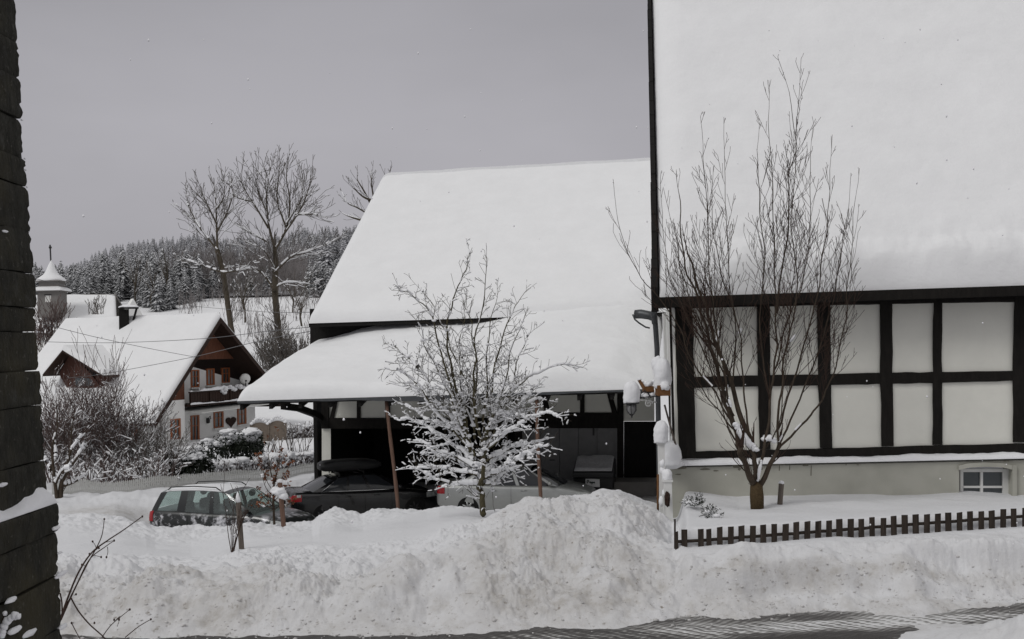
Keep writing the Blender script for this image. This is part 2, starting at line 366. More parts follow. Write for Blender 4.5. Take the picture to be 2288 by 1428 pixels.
def pchip(xs, ys, x):
    xs = np.asarray(xs, float); ys = np.asarray(ys, float); h = np.diff(xs); d = np.diff(ys)/h; m = np.zeros_like(ys)
    for i in range(1, len(xs)-1):
        if d[i-1]*d[i] > 0:
            w1 = 2*h[i]+h[i-1]; w2 = h[i]+2*h[i-1]; m[i] = (w1+w2)/(w1/d[i-1]+w2/d[i])
    m[0] = d[0]; m[-1] = d[-1]
    x = np.clip(x, xs[0], xs[-1]); i = np.clip(np.searchsorted(xs, x)-1, 0, len(xs)-2); t = (x-xs[i])/h[i]
    return ((1+2*t)*(1-t)**2)*ys[i]+t*(1-t)**2*h[i]*m[i]+t*t*(3-2*t)*ys[i+1]+t*t*(t-1)*h[i]*m[i+1]

# ------------------------------------------------------------------ terrain
RZ = -3.2
FAR = [(70, -5.3), (80, -4.3), (100, -1.6), (115, .5), (150, 5.7), (175, 9.1), (200, 11), (250, 14.5), (330, 22), (420, 34), (500, 45), (560, 46), (700, 40), (1200, 40), (4000, 60)]
def Z(z): return ('z', z)
COLS = {
 140: [(12.4, Z(RZ-.03)), (12.65, 1392), (13.2, 1325), (13.8, 1293), (16, 1262), (20, 1205), (24, 1158), (25.5, Z(-3.95)), (27, Z(-4.35)), (30, Z(-4.6)), (33, Z(-4.75)), (37, 1116), (40, Z(-5.0)), (46, Z(-5.25))],
 330: [(12.3, Z(RZ-.03)), (12.6, 1388), (13, 1325), (13.6, 1296), (16, 1260), (20, 1214), (25, 1174), (26.5, Z(-4.55)), (28.3, Z(-5.1)), (32, Z(-5.1)), (36, 1115), (41, Z(-5.2)), (46, Z(-5.25))],
 520: [(12.2, Z(RZ-.03)), (12.5, 1392), (12.9, 1318), (13.5, 1284), (15.5, 1245), (20, 1203), (25, 1177), (26.6, Z(-4.75)), (28, Z(-5.1)), (32, Z(-5.1)), (36.5, 1082), (41, Z(-5.2)), (46, Z(-5.25))],
 690: [(12.1, Z(RZ-.03)), (12.4, 1400), (12.8, 1330), (13.3, 1298), (15, 1245), (18, 1205), (22, 1178), (25, 1166), (26.5, Z(-4.4)), (28.3, Z(-5.05)), (33, Z(-5.05)), (38, 1085), (44, 1064), (46, Z(-5.25))],
 740: [(12.1, Z(RZ-.03)), (12.4, 1400), (12.8, 1330), (13.3, 1296), (15, 1245), (18, 1200), (22, 1158), (25, 1136), (26.5, Z(-4.3)), (28.3, Z(-5.0)), (33, Z(-5.0)), (46, Z(-5.2))],
 900: [(12.0, Z(RZ-.03)), (12.3, 1405), (12.7, 1335), (13.3, 1258), (15, 1230), (18, 1185), (22, 1152), (25, 1133), (26.5, Z(-4.2)), (28.3, Z(-4.9)), (33, Z(-4.9)), (46, Z(-5.1))],
 1050: [(12.0, Z(RZ-.03)), (12.4, 1390), (12.8, 1330), (13.6, 1222), (15, 1195), (18, 1155), (20, 1141), (23, 1132), (25, Z(-3.9)), (28, Z(-4.75)), (33, Z(-4.75)), (46, Z(-5))],
 1200: [(12.2, Z(RZ-.03)), (12.6, 1375), (13.0, 1325), (13.8, 1225), (15, 1150), (16.5, 1124), (19, 1118), (22, 1116), (24, Z(-3.6)), (27, Z(-4.7)), (33, Z(-4.75)), (46, Z(-5))],
 1330: [(12.3, Z(RZ-.03)), (12.7, 1370), (13.1, 1320), (14, 1222), (15.2, 1138), (16.5, 1099), (18, 1096), (20, Z(-2.9)), (23, Z(-3.9)), (27, Z(-4.7)), (33, Z(-4.75)), (46, Z(-5))],
 1440: [(12.4, Z(RZ-.03)), (12.8, 1368), (13.2, 1318), (14, 1235), (15.5, 1158), (17, 1128), (19, 1120), (21, Z(-3.1)), (24, Z(-3.8)), (27, Z(-4.3)), (33, Z(-4.5)), (46, Z(-5))],
 1492: [(12.4, Z(RZ-.03)), (12.8, 1365), (13.1, 1320), (13.7, 1242), (14.6, 1205), (16, 1165), (17.5, 1142), (19, Z(-2.8)), (24, Z(-3.6)), (27, Z(-4.3)), (33, Z(-4.5)), (46, Z(-5))],
 1530: [(12.45, Z(RZ-.03)), (12.75, 1372), (13.0, 1328), (13.18, 1266), (13.85, 1226), (14.6, 1218), (46, Z(-4))],
 1640: [(12.55, Z(RZ-.03)), (12.8, 1365), (13.05, 1328), (13.2, 1260), (13.95, 1219), (14.7, 1210), (46, Z(-4))],
 1800: [(12.7, Z(RZ-.03)), (12.9, 1350), (13.15, 1326), (13.3, 1258), (14.1, 1208), (14.85, 1198), (46, Z(-4))],
 2288: [(13.2, Z(RZ-.03)), (13.4, 1322), (13.66, 1294), (13.82, 1236), (14.6, 1180), (15.35, 1168), (46, Z(-4))],
}
GARD = {
 1530: [(13.9, 1198), (14.2, 1182), (15, 1160), (16.5, 1122), (17.7, 1102), (19, Z(-2.5)), (33, Z(-3.2)), (46, Z(-4))],
 1640: [(14.0, 1183), (14.3, 1174), (15.5, 1150), (16.4, 1137), (17.8, 1110), (19, Z(-2.5)), (33, Z(-3.0)), (46, Z(-4))],
 1800: [(14.1, 1172), (14.42, 1164), (16, 1134), (17.8, 1108), (19, Z(-2.5)), (33, Z(-3.0)), (46, Z(-4))],
 2288: [(14.6, 1148), (14.9, 1139), (16.3, 1122), (17.8, 1105), (19, Z(-2.5)), (33, Z(-3.0)), (46, Z(-4))],
}
COLS[60] = COLS[140]; COLS[250] = COLS[140][:10]+COLS[330][-3:]; COLS[420] = COLS[330]
TPX = sorted(COLS); YY = np.concatenate([np.arange(2, 12, .25), np.arange(12, 18, .025), np.arange(18, 34, .08), np.arange(34, 80, .4), np.geomspace(80, 4000, 160)])
TAB = np.zeros((len(TPX), len(YY)))
for ci, px in enumerate(TPX):
    pts = [(2, RZ-.03), (11.5, RZ-.03)]
    for Yv, q in COLS[px]: pts.append((Yv, q[1] if isinstance(q, tuple) else P(px, q, Yv).z))
    sc = np.interp(px, [75, 150, 250, 400, 500, 600, 760, 1200], [.62, .74, .98, 1.12, 1.05, 1.09, 1.16, 1.1])
    for Yv, z in FAR: pts.append((Yv, z if Yv <= 175 else 9.1+(z-9.1)*sc))
    TAB[ci] = pchip([p[0] for p in pts], [p[1] for p in pts], YY)
GPX = sorted(GARD); GTAB = np.zeros((len(GPX), len(YY)))
for ci, px in enumerate(GPX):
    pts = [(y_, q[1] if isinstance(q, tuple) else P(px, q, y_).z) for y_, q in GARD[px]]; GTAB[ci] = pchip([p[0] for p in pts], [p[1] for p in pts], YY)
GT = (np.array(GPX)-CX)/F
def gard(t, y):
    t = np.clip(t, GT[0], GT[-1]); yi = np.interp(y, YY, np.arange(len(YY))); y0 = np.clip(np.floor(yi).astype(int), 0, len(YY)-2); fy = yi-y0
    ti = np.clip(np.searchsorted(GT, t)-1, 0, len(GT)-2); ft = (t-GT[ti])/(GT[ti+1]-GT[ti])
    return (GTAB[ti, y0]*(1-fy)+GTAB[ti, y0+1]*fy)*(1-ft)+(GTAB[ti+1, y0]*(1-fy)+GTAB[ti+1, y0+1]*fy)*ft
def fYa(px): return np.interp(px, [1500, 1530, 1640, 1800, 2288, 2700], [13.93, 13.99, 14.09, 14.235, 14.735, 15.15])
TT = (np.array(TPX)-CX)/F
def hbase(x, y):
    x = np.asarray(x, float); y = np.asarray(y, float)
    t = np.clip(x/np.maximum(y, .1), TT[0], TT[-1]); yi = np.interp(y, YY, np.arange(len(YY)))
    y0 = np.clip(np.floor(yi).astype(int), 0, len(YY)-2); fy = yi-y0
    ti = np.clip(np.searchsorted(TT, t)-1, 0, len(TT)-2); ft = (t-TT[ti])/(TT[ti+1]-TT[ti]); ft = ft*ft*(3-2*ft)*.6+ft*.4
    a = TAB[ti, y0]*(1-fy)+TAB[ti, y0+1]*fy; b = TAB[ti+1, y0]*(1-fy)+TAB[ti+1, y0+1]*fy
    h = a*(1-ft)+b*ft; px = CX+F*t; fy_ = fYa(px); s = sst(fy_+.05, fy_+.24, y)*sst(1500, 1524, px)
    return h*(1-s)+gard(t, y)*s
def sst(a, b, x):
    t = np.clip((x-a)/(b-a), 0, 1); return t*t*(3-2*t)
def hfull(x, y):
    x = np.asarray(x, float); y = np.asarray(y, float)
    t = x/np.maximum(y, .1); px = CX+F*t
    # the bank edge and the road line wander a little
    yw = y+np.where(y < 19, .16*fbm(x*.9, y*.3, 3, seed=5)*sst(11.9, 12.6, y)*(1-sst(13.3, 14.2, y)*sst(1480, 1540, px)), 0)
    h = hbase(x, yw)
    bank = sst(12.2, 12.9, y)*(1-sst(15.5, 17.5, y))
    garden = sst(1495, 1530, px)*sst(-.55, -.15, y-fYa(px))
    pile = sst(980, 1120, px)*(1-sst(1440, 1500, px))*sst(12.4, 13.2, y)*(1-sst(17.5, 19.5, y))
    lump = np.maximum(bank, pile*(1-.55*sst(15.2, 16.6, y)))*(1-.96*garden)
    smooth_r = sst(1490, 1530, px)   # the cut face on the right is smoother
    b1 = fbm(x*1.7, y*1.7, 4, .55, seed=1); b2 = np.abs(fbm(x*5.5, y*5.5, 4, .6, seed=2)); b3 = np.abs(fbm(x*15, y*15, 3, .6, seed=3))
    mod = .35+.9*sst(-.3, .35, fbm(x*.8, y*.8, 3, seed=17))
    h = h+lump*((.10-.035*smooth_r)*b1+(.034-.012*smooth_r)*mod*(b2-.3)+(.017-.005*smooth_r)*mod*(b3-.25))
    # ploughed face on the right: hollows and drips along its foot
    face = smooth_r*np.exp(-((y-(13.02+.00055*(px-1530)))/.13)**2); h = h-face*.03-face*.08*sst(.0, .6, fbm(x*1.15+3, y*.2, 2, seed=19))
    shelf = smooth_r*np.exp(-((y-(13.42+.00060*(px-1530)))/.16)**2); h = h+shelf*.03+shelf*.09*np.abs(fbm(x*1.6, y*1.6, 3, seed=23))
    pl = sst(12.6, 14, y)*(1-sst(26, 30, y))*(1-garden*.8)
    h = h+pl*(.07*fbm(x*.55, y*.4, 3, seed=9))
    crest = sst(20, 24, y)*(1-sst(26.5, 28, y))*(1-sst(1480, 1500, px))
    h = h+crest*(.075*np.abs(fbm(x*2.2, y*2.2, 4, .6, seed=14)))
    h = h+garden*.025*fbm(x*1.1, y*1.1, 3, seed=21)
    far = sst(33, 38, y)*(1-sst(90, 140, y)); h = h+far*.12*fbm(x*.35, y*.35, 4, seed=31)
    back = sst(33, 35, y)*(1-sst(40, 44, y)); h = h+back*.13*np.abs(fbm(x*.8, y*.8, 4, seed=33))
    h = h+sst(120, 300, y)*1.2*fbm(x*.02, y*.02, 4, seed=41)
    h = h+np.interp(px, CRX, CRZ)*sst(np.interp(px, [1205, 1245], [17, 13.4]), np.interp(px, [1205, 1245], [22, 15.2]), y)*(1-sst(27, 29, y))
    # pile on the near side of the road
    r2 = (x-5.75)**2/1.35**2+(y-10.85)**2/.9**2
    h = h+.50*np.exp(-r2*1.2)*(1+.25*fbm(x*3, y*3, 4, seed=8))*np.where(y < 12.4, 1, .0)
    return h
CRX = [-400, 100, 150, 250, 320, 340, 420, 500, 552, 600, 650, 690, 705, 747, 776, 802, 841, 894, 946, 973, 999, 1038, 1078, 1136, 1202, 1249, 1307, 1330, 1372, 1412, 1464, 1490, 1510]
CRZ = [-0.001, -0.001, 0.006, -0.079, -0.089, -0.148, -0.178, -0.073, -0.032, -0.069, -0.086, -0.11, -0.02, -0.13, -0.2, -0.213, -0.118, -0.044, -0.035, -0.002, -0.051, -0.116, -0.2, -0.174, -0.096, 0.067, 0.025, 0.071, 0.114, 0.07, -0.001, -0.1, 0]
def hz(x, y): return float(hfull(np.array([x]), np.array([y]))[0])

def grid_obj(name, ts, ys, matl, attrs=None, polar=True, zoff=0, hf=hfull):
    T, Yg = np.meshgrid(ts, ys); X = T*Yg if polar else T
    Zg = hf(X, Yg)+zoff; nx, ny = len(ts), len(ys)
    me = bpy.data.meshes.new(name)
    me.vertices.add(nx*ny); me.vertices.foreach_set('co', np.stack([X, Yg, Zg], -1).reshape(-1).astype(np.float32))
    i = np.arange((ny-1)*(nx-1)); r = i//(nx-1); c = i % (nx-1); a = r*nx+c
    q = np.stack([a, a+1, a+nx+1, a+nx], 1).reshape(-1)
    me.loops.add(len(q)); me.loops.foreach_set('vertex_index', q.astype(np.int32))
    me.polygons.add(len(i)); me.polygons.foreach_set('loop_start', (np.arange(len(i))*4).astype(np.int32)); me.polygons.foreach_set('loop_total', np.full(len(i), 4, np.int32))
    me.polygons.foreach_set('use_smooth', np.ones(len(i), bool)); me.update(calc_edges=True)
    me.materials.append(matl)
    for k, fn in (attrs or {}).items():
        at = me.attributes.new(k, 'FLOAT', 'POINT'); at.data.foreach_set('value', fn(X, Yg, Zg).reshape(-1).astype(np.float32))
    o = bpy.data.objects.new(name, me); col.objects.link(o); o['kind'] = 'structure'; WM[o.name] = Matrix.Identity(4)
    return o
def dirt_shade(x, y, z):
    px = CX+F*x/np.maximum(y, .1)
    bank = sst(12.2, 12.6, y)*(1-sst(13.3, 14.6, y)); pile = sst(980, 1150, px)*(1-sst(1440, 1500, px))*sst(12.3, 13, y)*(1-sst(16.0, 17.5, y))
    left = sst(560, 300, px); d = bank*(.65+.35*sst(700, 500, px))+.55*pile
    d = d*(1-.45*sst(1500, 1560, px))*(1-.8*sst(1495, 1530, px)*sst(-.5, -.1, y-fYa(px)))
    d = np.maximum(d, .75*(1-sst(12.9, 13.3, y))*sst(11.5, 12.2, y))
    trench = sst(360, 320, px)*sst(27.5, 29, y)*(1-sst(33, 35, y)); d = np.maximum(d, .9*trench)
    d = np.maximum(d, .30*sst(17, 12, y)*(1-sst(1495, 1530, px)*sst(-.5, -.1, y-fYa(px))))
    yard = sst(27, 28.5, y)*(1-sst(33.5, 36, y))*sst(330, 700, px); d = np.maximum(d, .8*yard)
    face_shade = sst(1500, 1560, px)*np.exp(-((y-(13.13+.00058*(px-1530)))/.17)**2); d = np.maximum(d, 1.0*face_shade)  # painted shade: darkens the steep cut face of the right bank
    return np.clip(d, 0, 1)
ts = np.concatenate([np.linspace(-2.2, -.53, 40)[:-1], np.linspace(-.53, .53, 1250), np.linspace(.53, 2.2, 40)[1:]])
ys_near = np.concatenate([np.arange(2, 9.5, .5), np.arange(9.5, 12, .05), np.arange(12, 17.6, .024), np.arange(17.6, 28, .06), np.arange(28, 60.5, .28)])
grid_obj('ground', ts, ys_near, M['ground'], {'dirt': dirt_shade})
ts2 = np.linspace(-2.2, 2.2, 420)
def hfar(x, y): return hfull(x, y)-.06*(1-sst(60, 62, y))
grid_obj('hillside', ts2, np.concatenate([np.arange(59.5, 100, .8), np.geomspace(100, 3900, 170)]), M['snow'], hf=hfar)

# road: compacted snow and slush, slightly rutted
def hroad(x, y):
    return RZ+.012*fbm(x*.9, y*3.0, 4, seed=61)+.006*fbm(x*7, y*7, 3, seed=62)
def slush(x, y, z):
    edge = 12.25+.0*x+.10*np.maximum(x, 0)
    e = sst(1.5, .1, edge-y)
    right = sst(0, 3, x)*sst(9.2, 10.6, y)
    return np.clip(-.03+.72*e*(.25+.75*sst(-1, 3, x))+.12*right+.22*fbm(x*.8, y*2.5, 3, seed=71), 0, 1)
grid_obj('road', np.linspace(-16, 16, 640), np.arange(5.5, 14.2, .03), M['road'], {'slush': slush}, polar=False, hf=hroad)

# ------------------------------------------------------------------ snow slabs
def slab(mb, c00, c10, c01, c11, nu, nv, T, R, edges=(1, 1, 1, 1), amp=.03, nsc=.6, seed=0, m=0, lip=0, extra=None, lum=0, base=None):
    """snow lying on a bilinear patch. c00..c10 = eave, c01..c11 = top. R rounding radius. edges: eave, right, top, left rounded"""
    Lu = (c10-c00).length; Lv = (c01-c00).length
    def sp(n):
        t = np.linspace(0, 1, n); return t
    us = np.unique(np.concatenate([np.linspace(0, 1, nu), np.array([0, .1, .2, .35, .55, .8, 1])*R/Lu, 1-np.array([0, .1, .2, .35, .55, .8, 1])*R/Lu]))
    vs = np.unique(np.concatenate([np.linspace(0, 1, nv), np.array([0, .04, .1, .2, .35, .5, .7, 1])*R/Lv, 1-np.array([0, .1, .3, .6, 1])*R/Lv]))
    pts = []; outw = (c00-c01); outw.z = 0; outw.normalize()
    grid = []
    for v in vs:
        row = []
        for u in us:
            b = (c00*(1-u)+c10*u)*(1-v)+(c01*(1-u)+c11*u)*v
            k = 1
            for e, on in ((v*Lv, edges[0]), ((1-u)*Lu, edges[1]), ((1-v)*Lv, edges[2]), (u*Lu, edges[3])):
                if on and e < R: k *= math.sqrt(max(0, 1-(1-e/R)**2))
            n = mnoise.fractal(V(u*Lu*nsc+seed*7.7, v*Lv*nsc, seed*2.3), .8, 2.0, 4)
            t = T*k*(1+amp*n/.3)
            if lum and v*Lv < 1.4:
                t += lum*k*mnoise.fractal(V(u*Lu*2.2+seed, v*Lv*2.2, 3.3), .8, 2.0, 4)*(1-v*Lv/1.4)
            if extra: t += extra(u, v)*k
            q = b+V(0, 0, max(t, .004))
            if lip and edges[0]:
                e = v*Lv
                if e < R: q = q+outw*(lip*math.sin(math.pi*min(1, e/R))*(1+.5*n))
            row.append(q)
        grid.append(row)
    nU, nV = len(us), len(vs)
    mb.add([p for r in grid for p in r], [(j*nU+i, j*nU+i+1, (j+1)*nU+i+1, (j+1)*nU+i) for j in range(nV-1) for i in range(nU-1)], m)
    # skirt + underside
    per = [(c00*(1-u)+c10*u) for u in us]+[(c10*(1-v)+c11*v) for v in vs[1:]]+[(c11*(1-u)+c01*u) for u in us[1:]]+[(c01*(1-v)+c00*v) for v in vs[1:-1]]
    top = [grid[0][i] for i in range(nU)]+[grid[j][-1] for j in range(1, nV)]+[grid[-1][nU-1-i] for i in range(1, nU)]+[grid[nV-1-j][0] for j in range(1, nV-1)]
    n = len(per)
    mb.add([p+V(0, 0, .002) for p in per]+top, [(i, (i+1) % n, (i+1) % n+n, i+n) for i in range(n)], m)
    return grid

def cap_snow(mb, c, r, h, seed=0, m=0, n=22):
    """a bread-loaf cap of settled snow standing on a post or lamp: leaning, lumpy, ragged at the foot"""
    rings = []; lx, ly = .10*r*math.sin(seed*1.3), .06*r*math.cos(seed)
    for i in range(13):
        z = i/12; k = (.98+.10*math.sin(min(1, z/.5)*math.pi/2))*math.sqrt(max(0, 1-max(0, (z-.42)/.58)**2.3)) if z < 1 else .02
        ring = []
        for j in range(n):
            a = 2*math.pi*j/n; q = V(math.cos(a)*1.1+seed*1.7, math.sin(a)*1.1, z*2.2*h/r*.5)
            f = 1+.16*mnoise.noise(q)+.09*mnoise.noise(q*2.7)+.045*mnoise.noise(q*6.5)
            dz = .05*h*mnoise.noise(V(math.cos(a)*2+seed, math.sin(a)*2, 5)) if z < .95 else 0
            ring.append((c[0]+r*k*f*math.cos(a)+lx*z, c[1]+r*k*f*math.sin(a)+ly*z, c[2]+h*z+(dz if i else min(0, dz)*.6)))
        rings.append(ring)
    mb.loft(rings, True, True, True, m)
#@@PART2
# ================================================================== RIGHT HALF-TIMBERED HOUSE
FY = 18.0
house = thing('timber_framed_house', 'large half-timbered house with black beams, pale plaster panels and a huge snow-covered roof', 'house', tuple(P(1800, 1110, FY)))
E0 = P(1467, 667, 17.45); E1a = P(2288, 640, 17.45); E1 = E0+(E1a-E0)*1.6
dR = (P(1452, 0, 23.3)-E0)*1.45
mb = MB(); mb.box8([E0-V(0, 0, .16), E1-V(0, 0, .16), E1+dR-V(0, 0, .16), E0+dR-V(0, 0, .16), E0-V(0, 0, .01), E1-V(0, 0, .01), E1+dR-V(0, 0, .01), E0+dR-V(0, 0, .01)])
dB = V(dR.x, dR.y, -dR.z)
mb.box8([E0+dR-V(0, 0, .16)+dB*.003, E1+dR-V(0, 0, .16)+dB*.003, E1+dR+dB-V(0, 0, .16), E0+dR+dB-V(0, 0, .16), E0+dR-V(0, 0, .01)+dB*.003, E1+dR-V(0, 0, .01)+dB*.003, E1+dR+dB-V(0, 0, .01), E0+dR+dB-V(0, 0, .01)])
roof = mb.build('roof', M['dark_boards'], house)
mb = MB(); slab(mb, E0+V(.05, 0, 0), E1, E0+dR+V(.05, 0, 0), E1+dR, 260, 150, .46, .62, (1, 0, 0, 1), amp=.035, nsc=.45, seed=1, lip=.09, lum=.10)
slab(mb, E1+dR+dB, E0+dR+dB, E1+dR, E0+dR, 30, 20, .4, .4, (1, 1, 0, 0), amp=.03, nsc=.5, seed=2)
mb.build('roof_snow', M['roof_snow'], house, smooth=True)
# verge board with a wavy slate edge, fascia and gutter
mb = MB(); n = 60
for i in range(n):
    a = E0+dR*(i/n); b = E0+dR*((i+.985)/n); w = .055+.035*math.exp(-i/5)+random.uniform(-.006, .006)
    hgt = .20+random.uniform(-.02, .02)
    mb.box8([a+V(-w, 0, -.22), a+V(.03, 0, -.22), b+V(.03, 0, -.22), b+V(-w, 0, -.22), a+V(-w, 0, hgt), a+V(.03, 0, hgt), b+V(.03, 0, hgt), b+V(-w, 0, hgt)])
mb.build('verge_board', M['dark_boards'], house)
mb = MB(); fd = V(0, 0, -.11)
mb.box8([E0+V(-.05, -.05, -.15), E1+V(0, -.05, -.15), E1+V(0, .03, -.15), E0+V(-.05, .03, -.15), E0+V(-.05, -.05, .015), E1+V(0, -.05, .015), E1+V(0, .03, .015), E0+V(-.05, .03, .015)])
mb.build('fascia', M['timber'], house)
# plaster wall with inner face
def W(px, py, off=0): return P(px, py, FY-off)
XR = 2800
mb = MB(); mb.prism([W(1508, 1024), W(XR, 1004), W(XR, 622), W(1508, 655)], (0, .2, 0)); mb.build('plaster_wall', M['plaster'], house)
# timber frame: wavy hand-hewn beams
mb = MB()
def beam(pl, pr, n, depth=.05, jit=1.4, seed=0):
    """two edge polylines [(px,py)] start..end, resampled with jitter; front face proud of the plaster, slightly rounded arris"""
    A = []; Bq = []
    for i in range(n+1):
        t = i/n
        def ip(p):
            s = t*(len(p)-1); k = min(int(s), len(p)-2); f = s-k
            return (p[k][0]*(1-f)+p[k+1][0]*f, p[k][1]*(1-f)+p[k+1][1]*f)
        a, b = ip(pl), ip(pr); j = jit if 0 < i < n else .3
        ja = mnoise.noise(V(i*.55, seed*3.1, 0))*j*1.6; jb = mnoise.noise(V(i*.55, seed*3.1, 9))*j*1.6
        horiz = abs(pl[-1][0]-pl[0][0]) > abs(pl[-1][1]-pl[0][1])
        if horiz: a = (a[0], a[1]+ja); b = (b[0], b[1]+jb)
        else: a = (a[0]+ja, a[1]); b = (b[0]+jb, b[1])
        A.append(a); Bq.append(b)
    rings = []
    for a, b in zip(A, Bq):
        ex = .06
        c = (a[0]*(1-ex)+b[0]*ex, a[1]*(1-ex)+b[1]*ex); d = (a[0]*ex+b[0]*(1-ex), a[1]*ex+b[1]*(1-ex))
        rings.append([W(*a, -.02), W(*a, depth*.6), W(*c, depth), W(*d, depth), W(*b, depth*.6), W(*b, -.02)])
    mb.loft(rings, False, False, False)
posts = [((1507, 684), (1517, 1012), (1548, 684), (1555, 1010)), ((1691, 682), (1697, 1004), (1720, 682), (1722, 1004)), ((1826, 676), (1832, 1001), (1856, 676), (1860, 1001)),
         ((1966, 671), (1969, 997), (1994, 671), (1997, 997)), ((2086, 667), (2083, 994), (2106, 667), (2106, 994)), ((2266, 660), (2263, 988), (2293, 660), (2293, 988)), ((2470, 652), (2468, 980), (2496, 652), (2496, 980)), ((2640, 646), (2640, 975), (2668, 646), (2668, 975))]
for i, (a, b, c, d) in enumerate(posts): beam([a, ((a[0]+b[0])/2+random.uniform(-1.5, 1.5), (a[1]+b[1])/2), b], [c, ((c[0]+d[0])/2+random.uniform(-1.5, 1.5), (c[1]+d[1])/2), d], 14, .05, 1.2, i)
hy = lambda y0, y1, x: y0+(y1-y0)*(x-1507)/(2288-1507)
for k, (t0, t1, b0, b1) in enumerate([(650, 628, 690, 674), (843, 827, 868, 851), (1009, 991, 1026, 1013)]):
    xs = [1507+(10 if k == 2 else 5 if k == 1 else 0)]+[p[0][0] for p in posts[1:]]+[XR]
    beam([(x, hy(t0, t1, x)+random.uniform(-1, 1)) for x in xs], [(x, hy(b0, b1, x)+random.uniform(-1, 1)) for x in xs], 60, .047, 1.0, 20+k)
frame = mb.build('timber_frame', M['timber'], house, auto=40)
# plinth in pieces round the basement window niche
def plin(pts, y0=17.86, d=.35): return [P(x, y, y0) for x, y in pts], (0, d, 0)
mb = MB()
a, d = plin([(1497, 1045), (1497, 1190), (2143, 1185), (2143, 1032)]); mb.prism(a, d)
a, d = plin([(2262, 1029), (2262, 1185), (XR, 1175), (XR, 1019)]); mb.prism(a, d)
a, d = plin([(2143, 1032), (2143, 1050), (2165, 1044.5), (2200, 1042.5), (2240, 1044), (2262, 1049), (2262, 1029)]); mb.prism(a, d)
mb.build('plinth', M['plinth'], house)
mb = MB()   # raised plaster rib over the niche
rib = [(2143, 1050), (2165, 1044.5), (2200, 1042.5), (2240, 1044), (2262, 1049), (2264, 1120)]; 
for i in range(len(rib)-1):
    (x0, y0), (x1, y1) = rib[i], rib[i+1]
    if i < 4: q = [(x0, y0-9), (x0, y0+.5), (x1, y1+.5), (x1, y1-9)]
    else: q = [(x0+.5, y0-9), (x0+.5, y1), (x0+10, y1), (x0+10, y0-9)]
    mb.prism([P(x, y, 17.80) for x, y in q], (0, .062, 0))
mb.build('window_arch', M['plinth'], house)
fr = MB()
def fq(x0, y0, x1, y1, Y=18.0, t=.05): fr.prism([P(x0, y0, Y), P(x0, y1, Y), P(x1, y1, Y), P(x1, y0, Y)], (0, t, 0))
fq(2146, 1048, 2262, 1054.8); fq(2146, 1055, 2152.5, 1140); fq(2240.5, 1055, 2262, 1140); fq(2191, 1055, 2196.5, 1140, 17.99); fq(2152.5, 1086, 2191, 1090.5, 17.99); fq(2196.5, 1086, 2240.5, 1090.5, 17.99)
win = fr.build('basement_window', M['white_paint'], house)
mb = MB(); mb.quad(P(2150, 1052, 18.03), P(2150, 1140, 18.03), P(2245, 1140, 18.03), P(2245, 1052, 18.03)); mb.build('pane', M['pane'], win)
# cracked render patches under the ledge
mb = MB()
for (x, y, w, h) in [(1520, 1046, 30, 5), (1575, 1049, 24, 4), (1600, 1053, 12, 3), (1645, 1043, 16, 9), (1652, 1050, 7, 6), (1740, 1040, 30, 4), (1800, 1042, 14, 5), (1846, 1036, 18, 5), (1515, 1060, 14, 3)]:
    pts = []
    for k in range(14):
        an = 2*math.pi*k/14; rr = 1+.6*mnoise.noise(V(math.cos(an)*2+x, math.sin(an)*2, y))
        pts.append(P(x+w*.5*rr*math.cos(an), y-.06*(x-1500)*.15+h*.5*rr*math.sin(an), 17.857))
    mb.add(pts, [tuple(range(13, -1, -1))])
for (x, y0, y1) in [(1741, 1040, 1052), (1764, 1040, 1050), (1812, 1040, 1063), (1890, 1036, 1040)]:
    mb.add([P(x, y0, 17.857), P(x-1, y1, 17.857), P(x+1.2, y1, 17.857), P(x+1.6, y0, 17.857)], [(0, 1, 2, 3)])
mb.build('flaked_render', M['wall_crack'], house)
# snow on the plinth ledge and against the corner
mb = MB(); c00 = P(1494, 1042, 17.80); c10 = P(XR, 1014, 17.80)
slab(mb, c00, c10, c00+V(0, .19, .004), c10+V(0, .19, .004), 160, 4, .085, .11, (1, 1, 0, 1), amp=.12, nsc=2.0, seed=5)
cap_snow(mb, tuple(P(1501, 1040, 17.72)), .155, .42, seed=3)
mb.blob(P(1500, 1036, 17.75), (.20, .14, .09), 3, .25, 2, 4)
mb.build('ledge_snow', M['snow_blob'], house, smooth=True)
# side wall running back from the corner
sd = V(dR.x, dR.y, 0).normalized(); S0 = W(1508, 1020); S0 = V(S0.x, S0.y+.02, 0)
SL = 15.4
def S(t, z, off=0): return V(S0.x+sd.x*t-sd.y*off, S0.y+sd.y*t+sd.x*off, z)
ez = E0.z; slope = dR.z/math.hypot(dR.x, dR.y)
tr = math.hypot(dR.x, dR.y)-.55
mb = MB(); mb.prism([S(0, -6), S(SL, -6), S(SL, ez-.1), S(tr, ez+slope*(tr+.45)-.25), S(0, ez+.25)], (.2, 0, 0))
mb.build('side_wall', M['white_plaster'], house)
mb = MB()
for t in (.0, 2.2, 4.6, 7.0, 9.6):
    mb = MB(); mb.box8([S(t, -1.9, .03), S(t+.2, -1.9, .03), S(t+.2, -1.9, -.01), S(t, -1.9, -.01), S(t, ez+.2, .03), S(t+.2, ez+.2, .03), S(t+.2, ez+.2, -.01), S(t, ez+.2, -.01)]); mb.build('side_timber', M['timber'], house)
mb = MB()  # white corner boards seen edge on
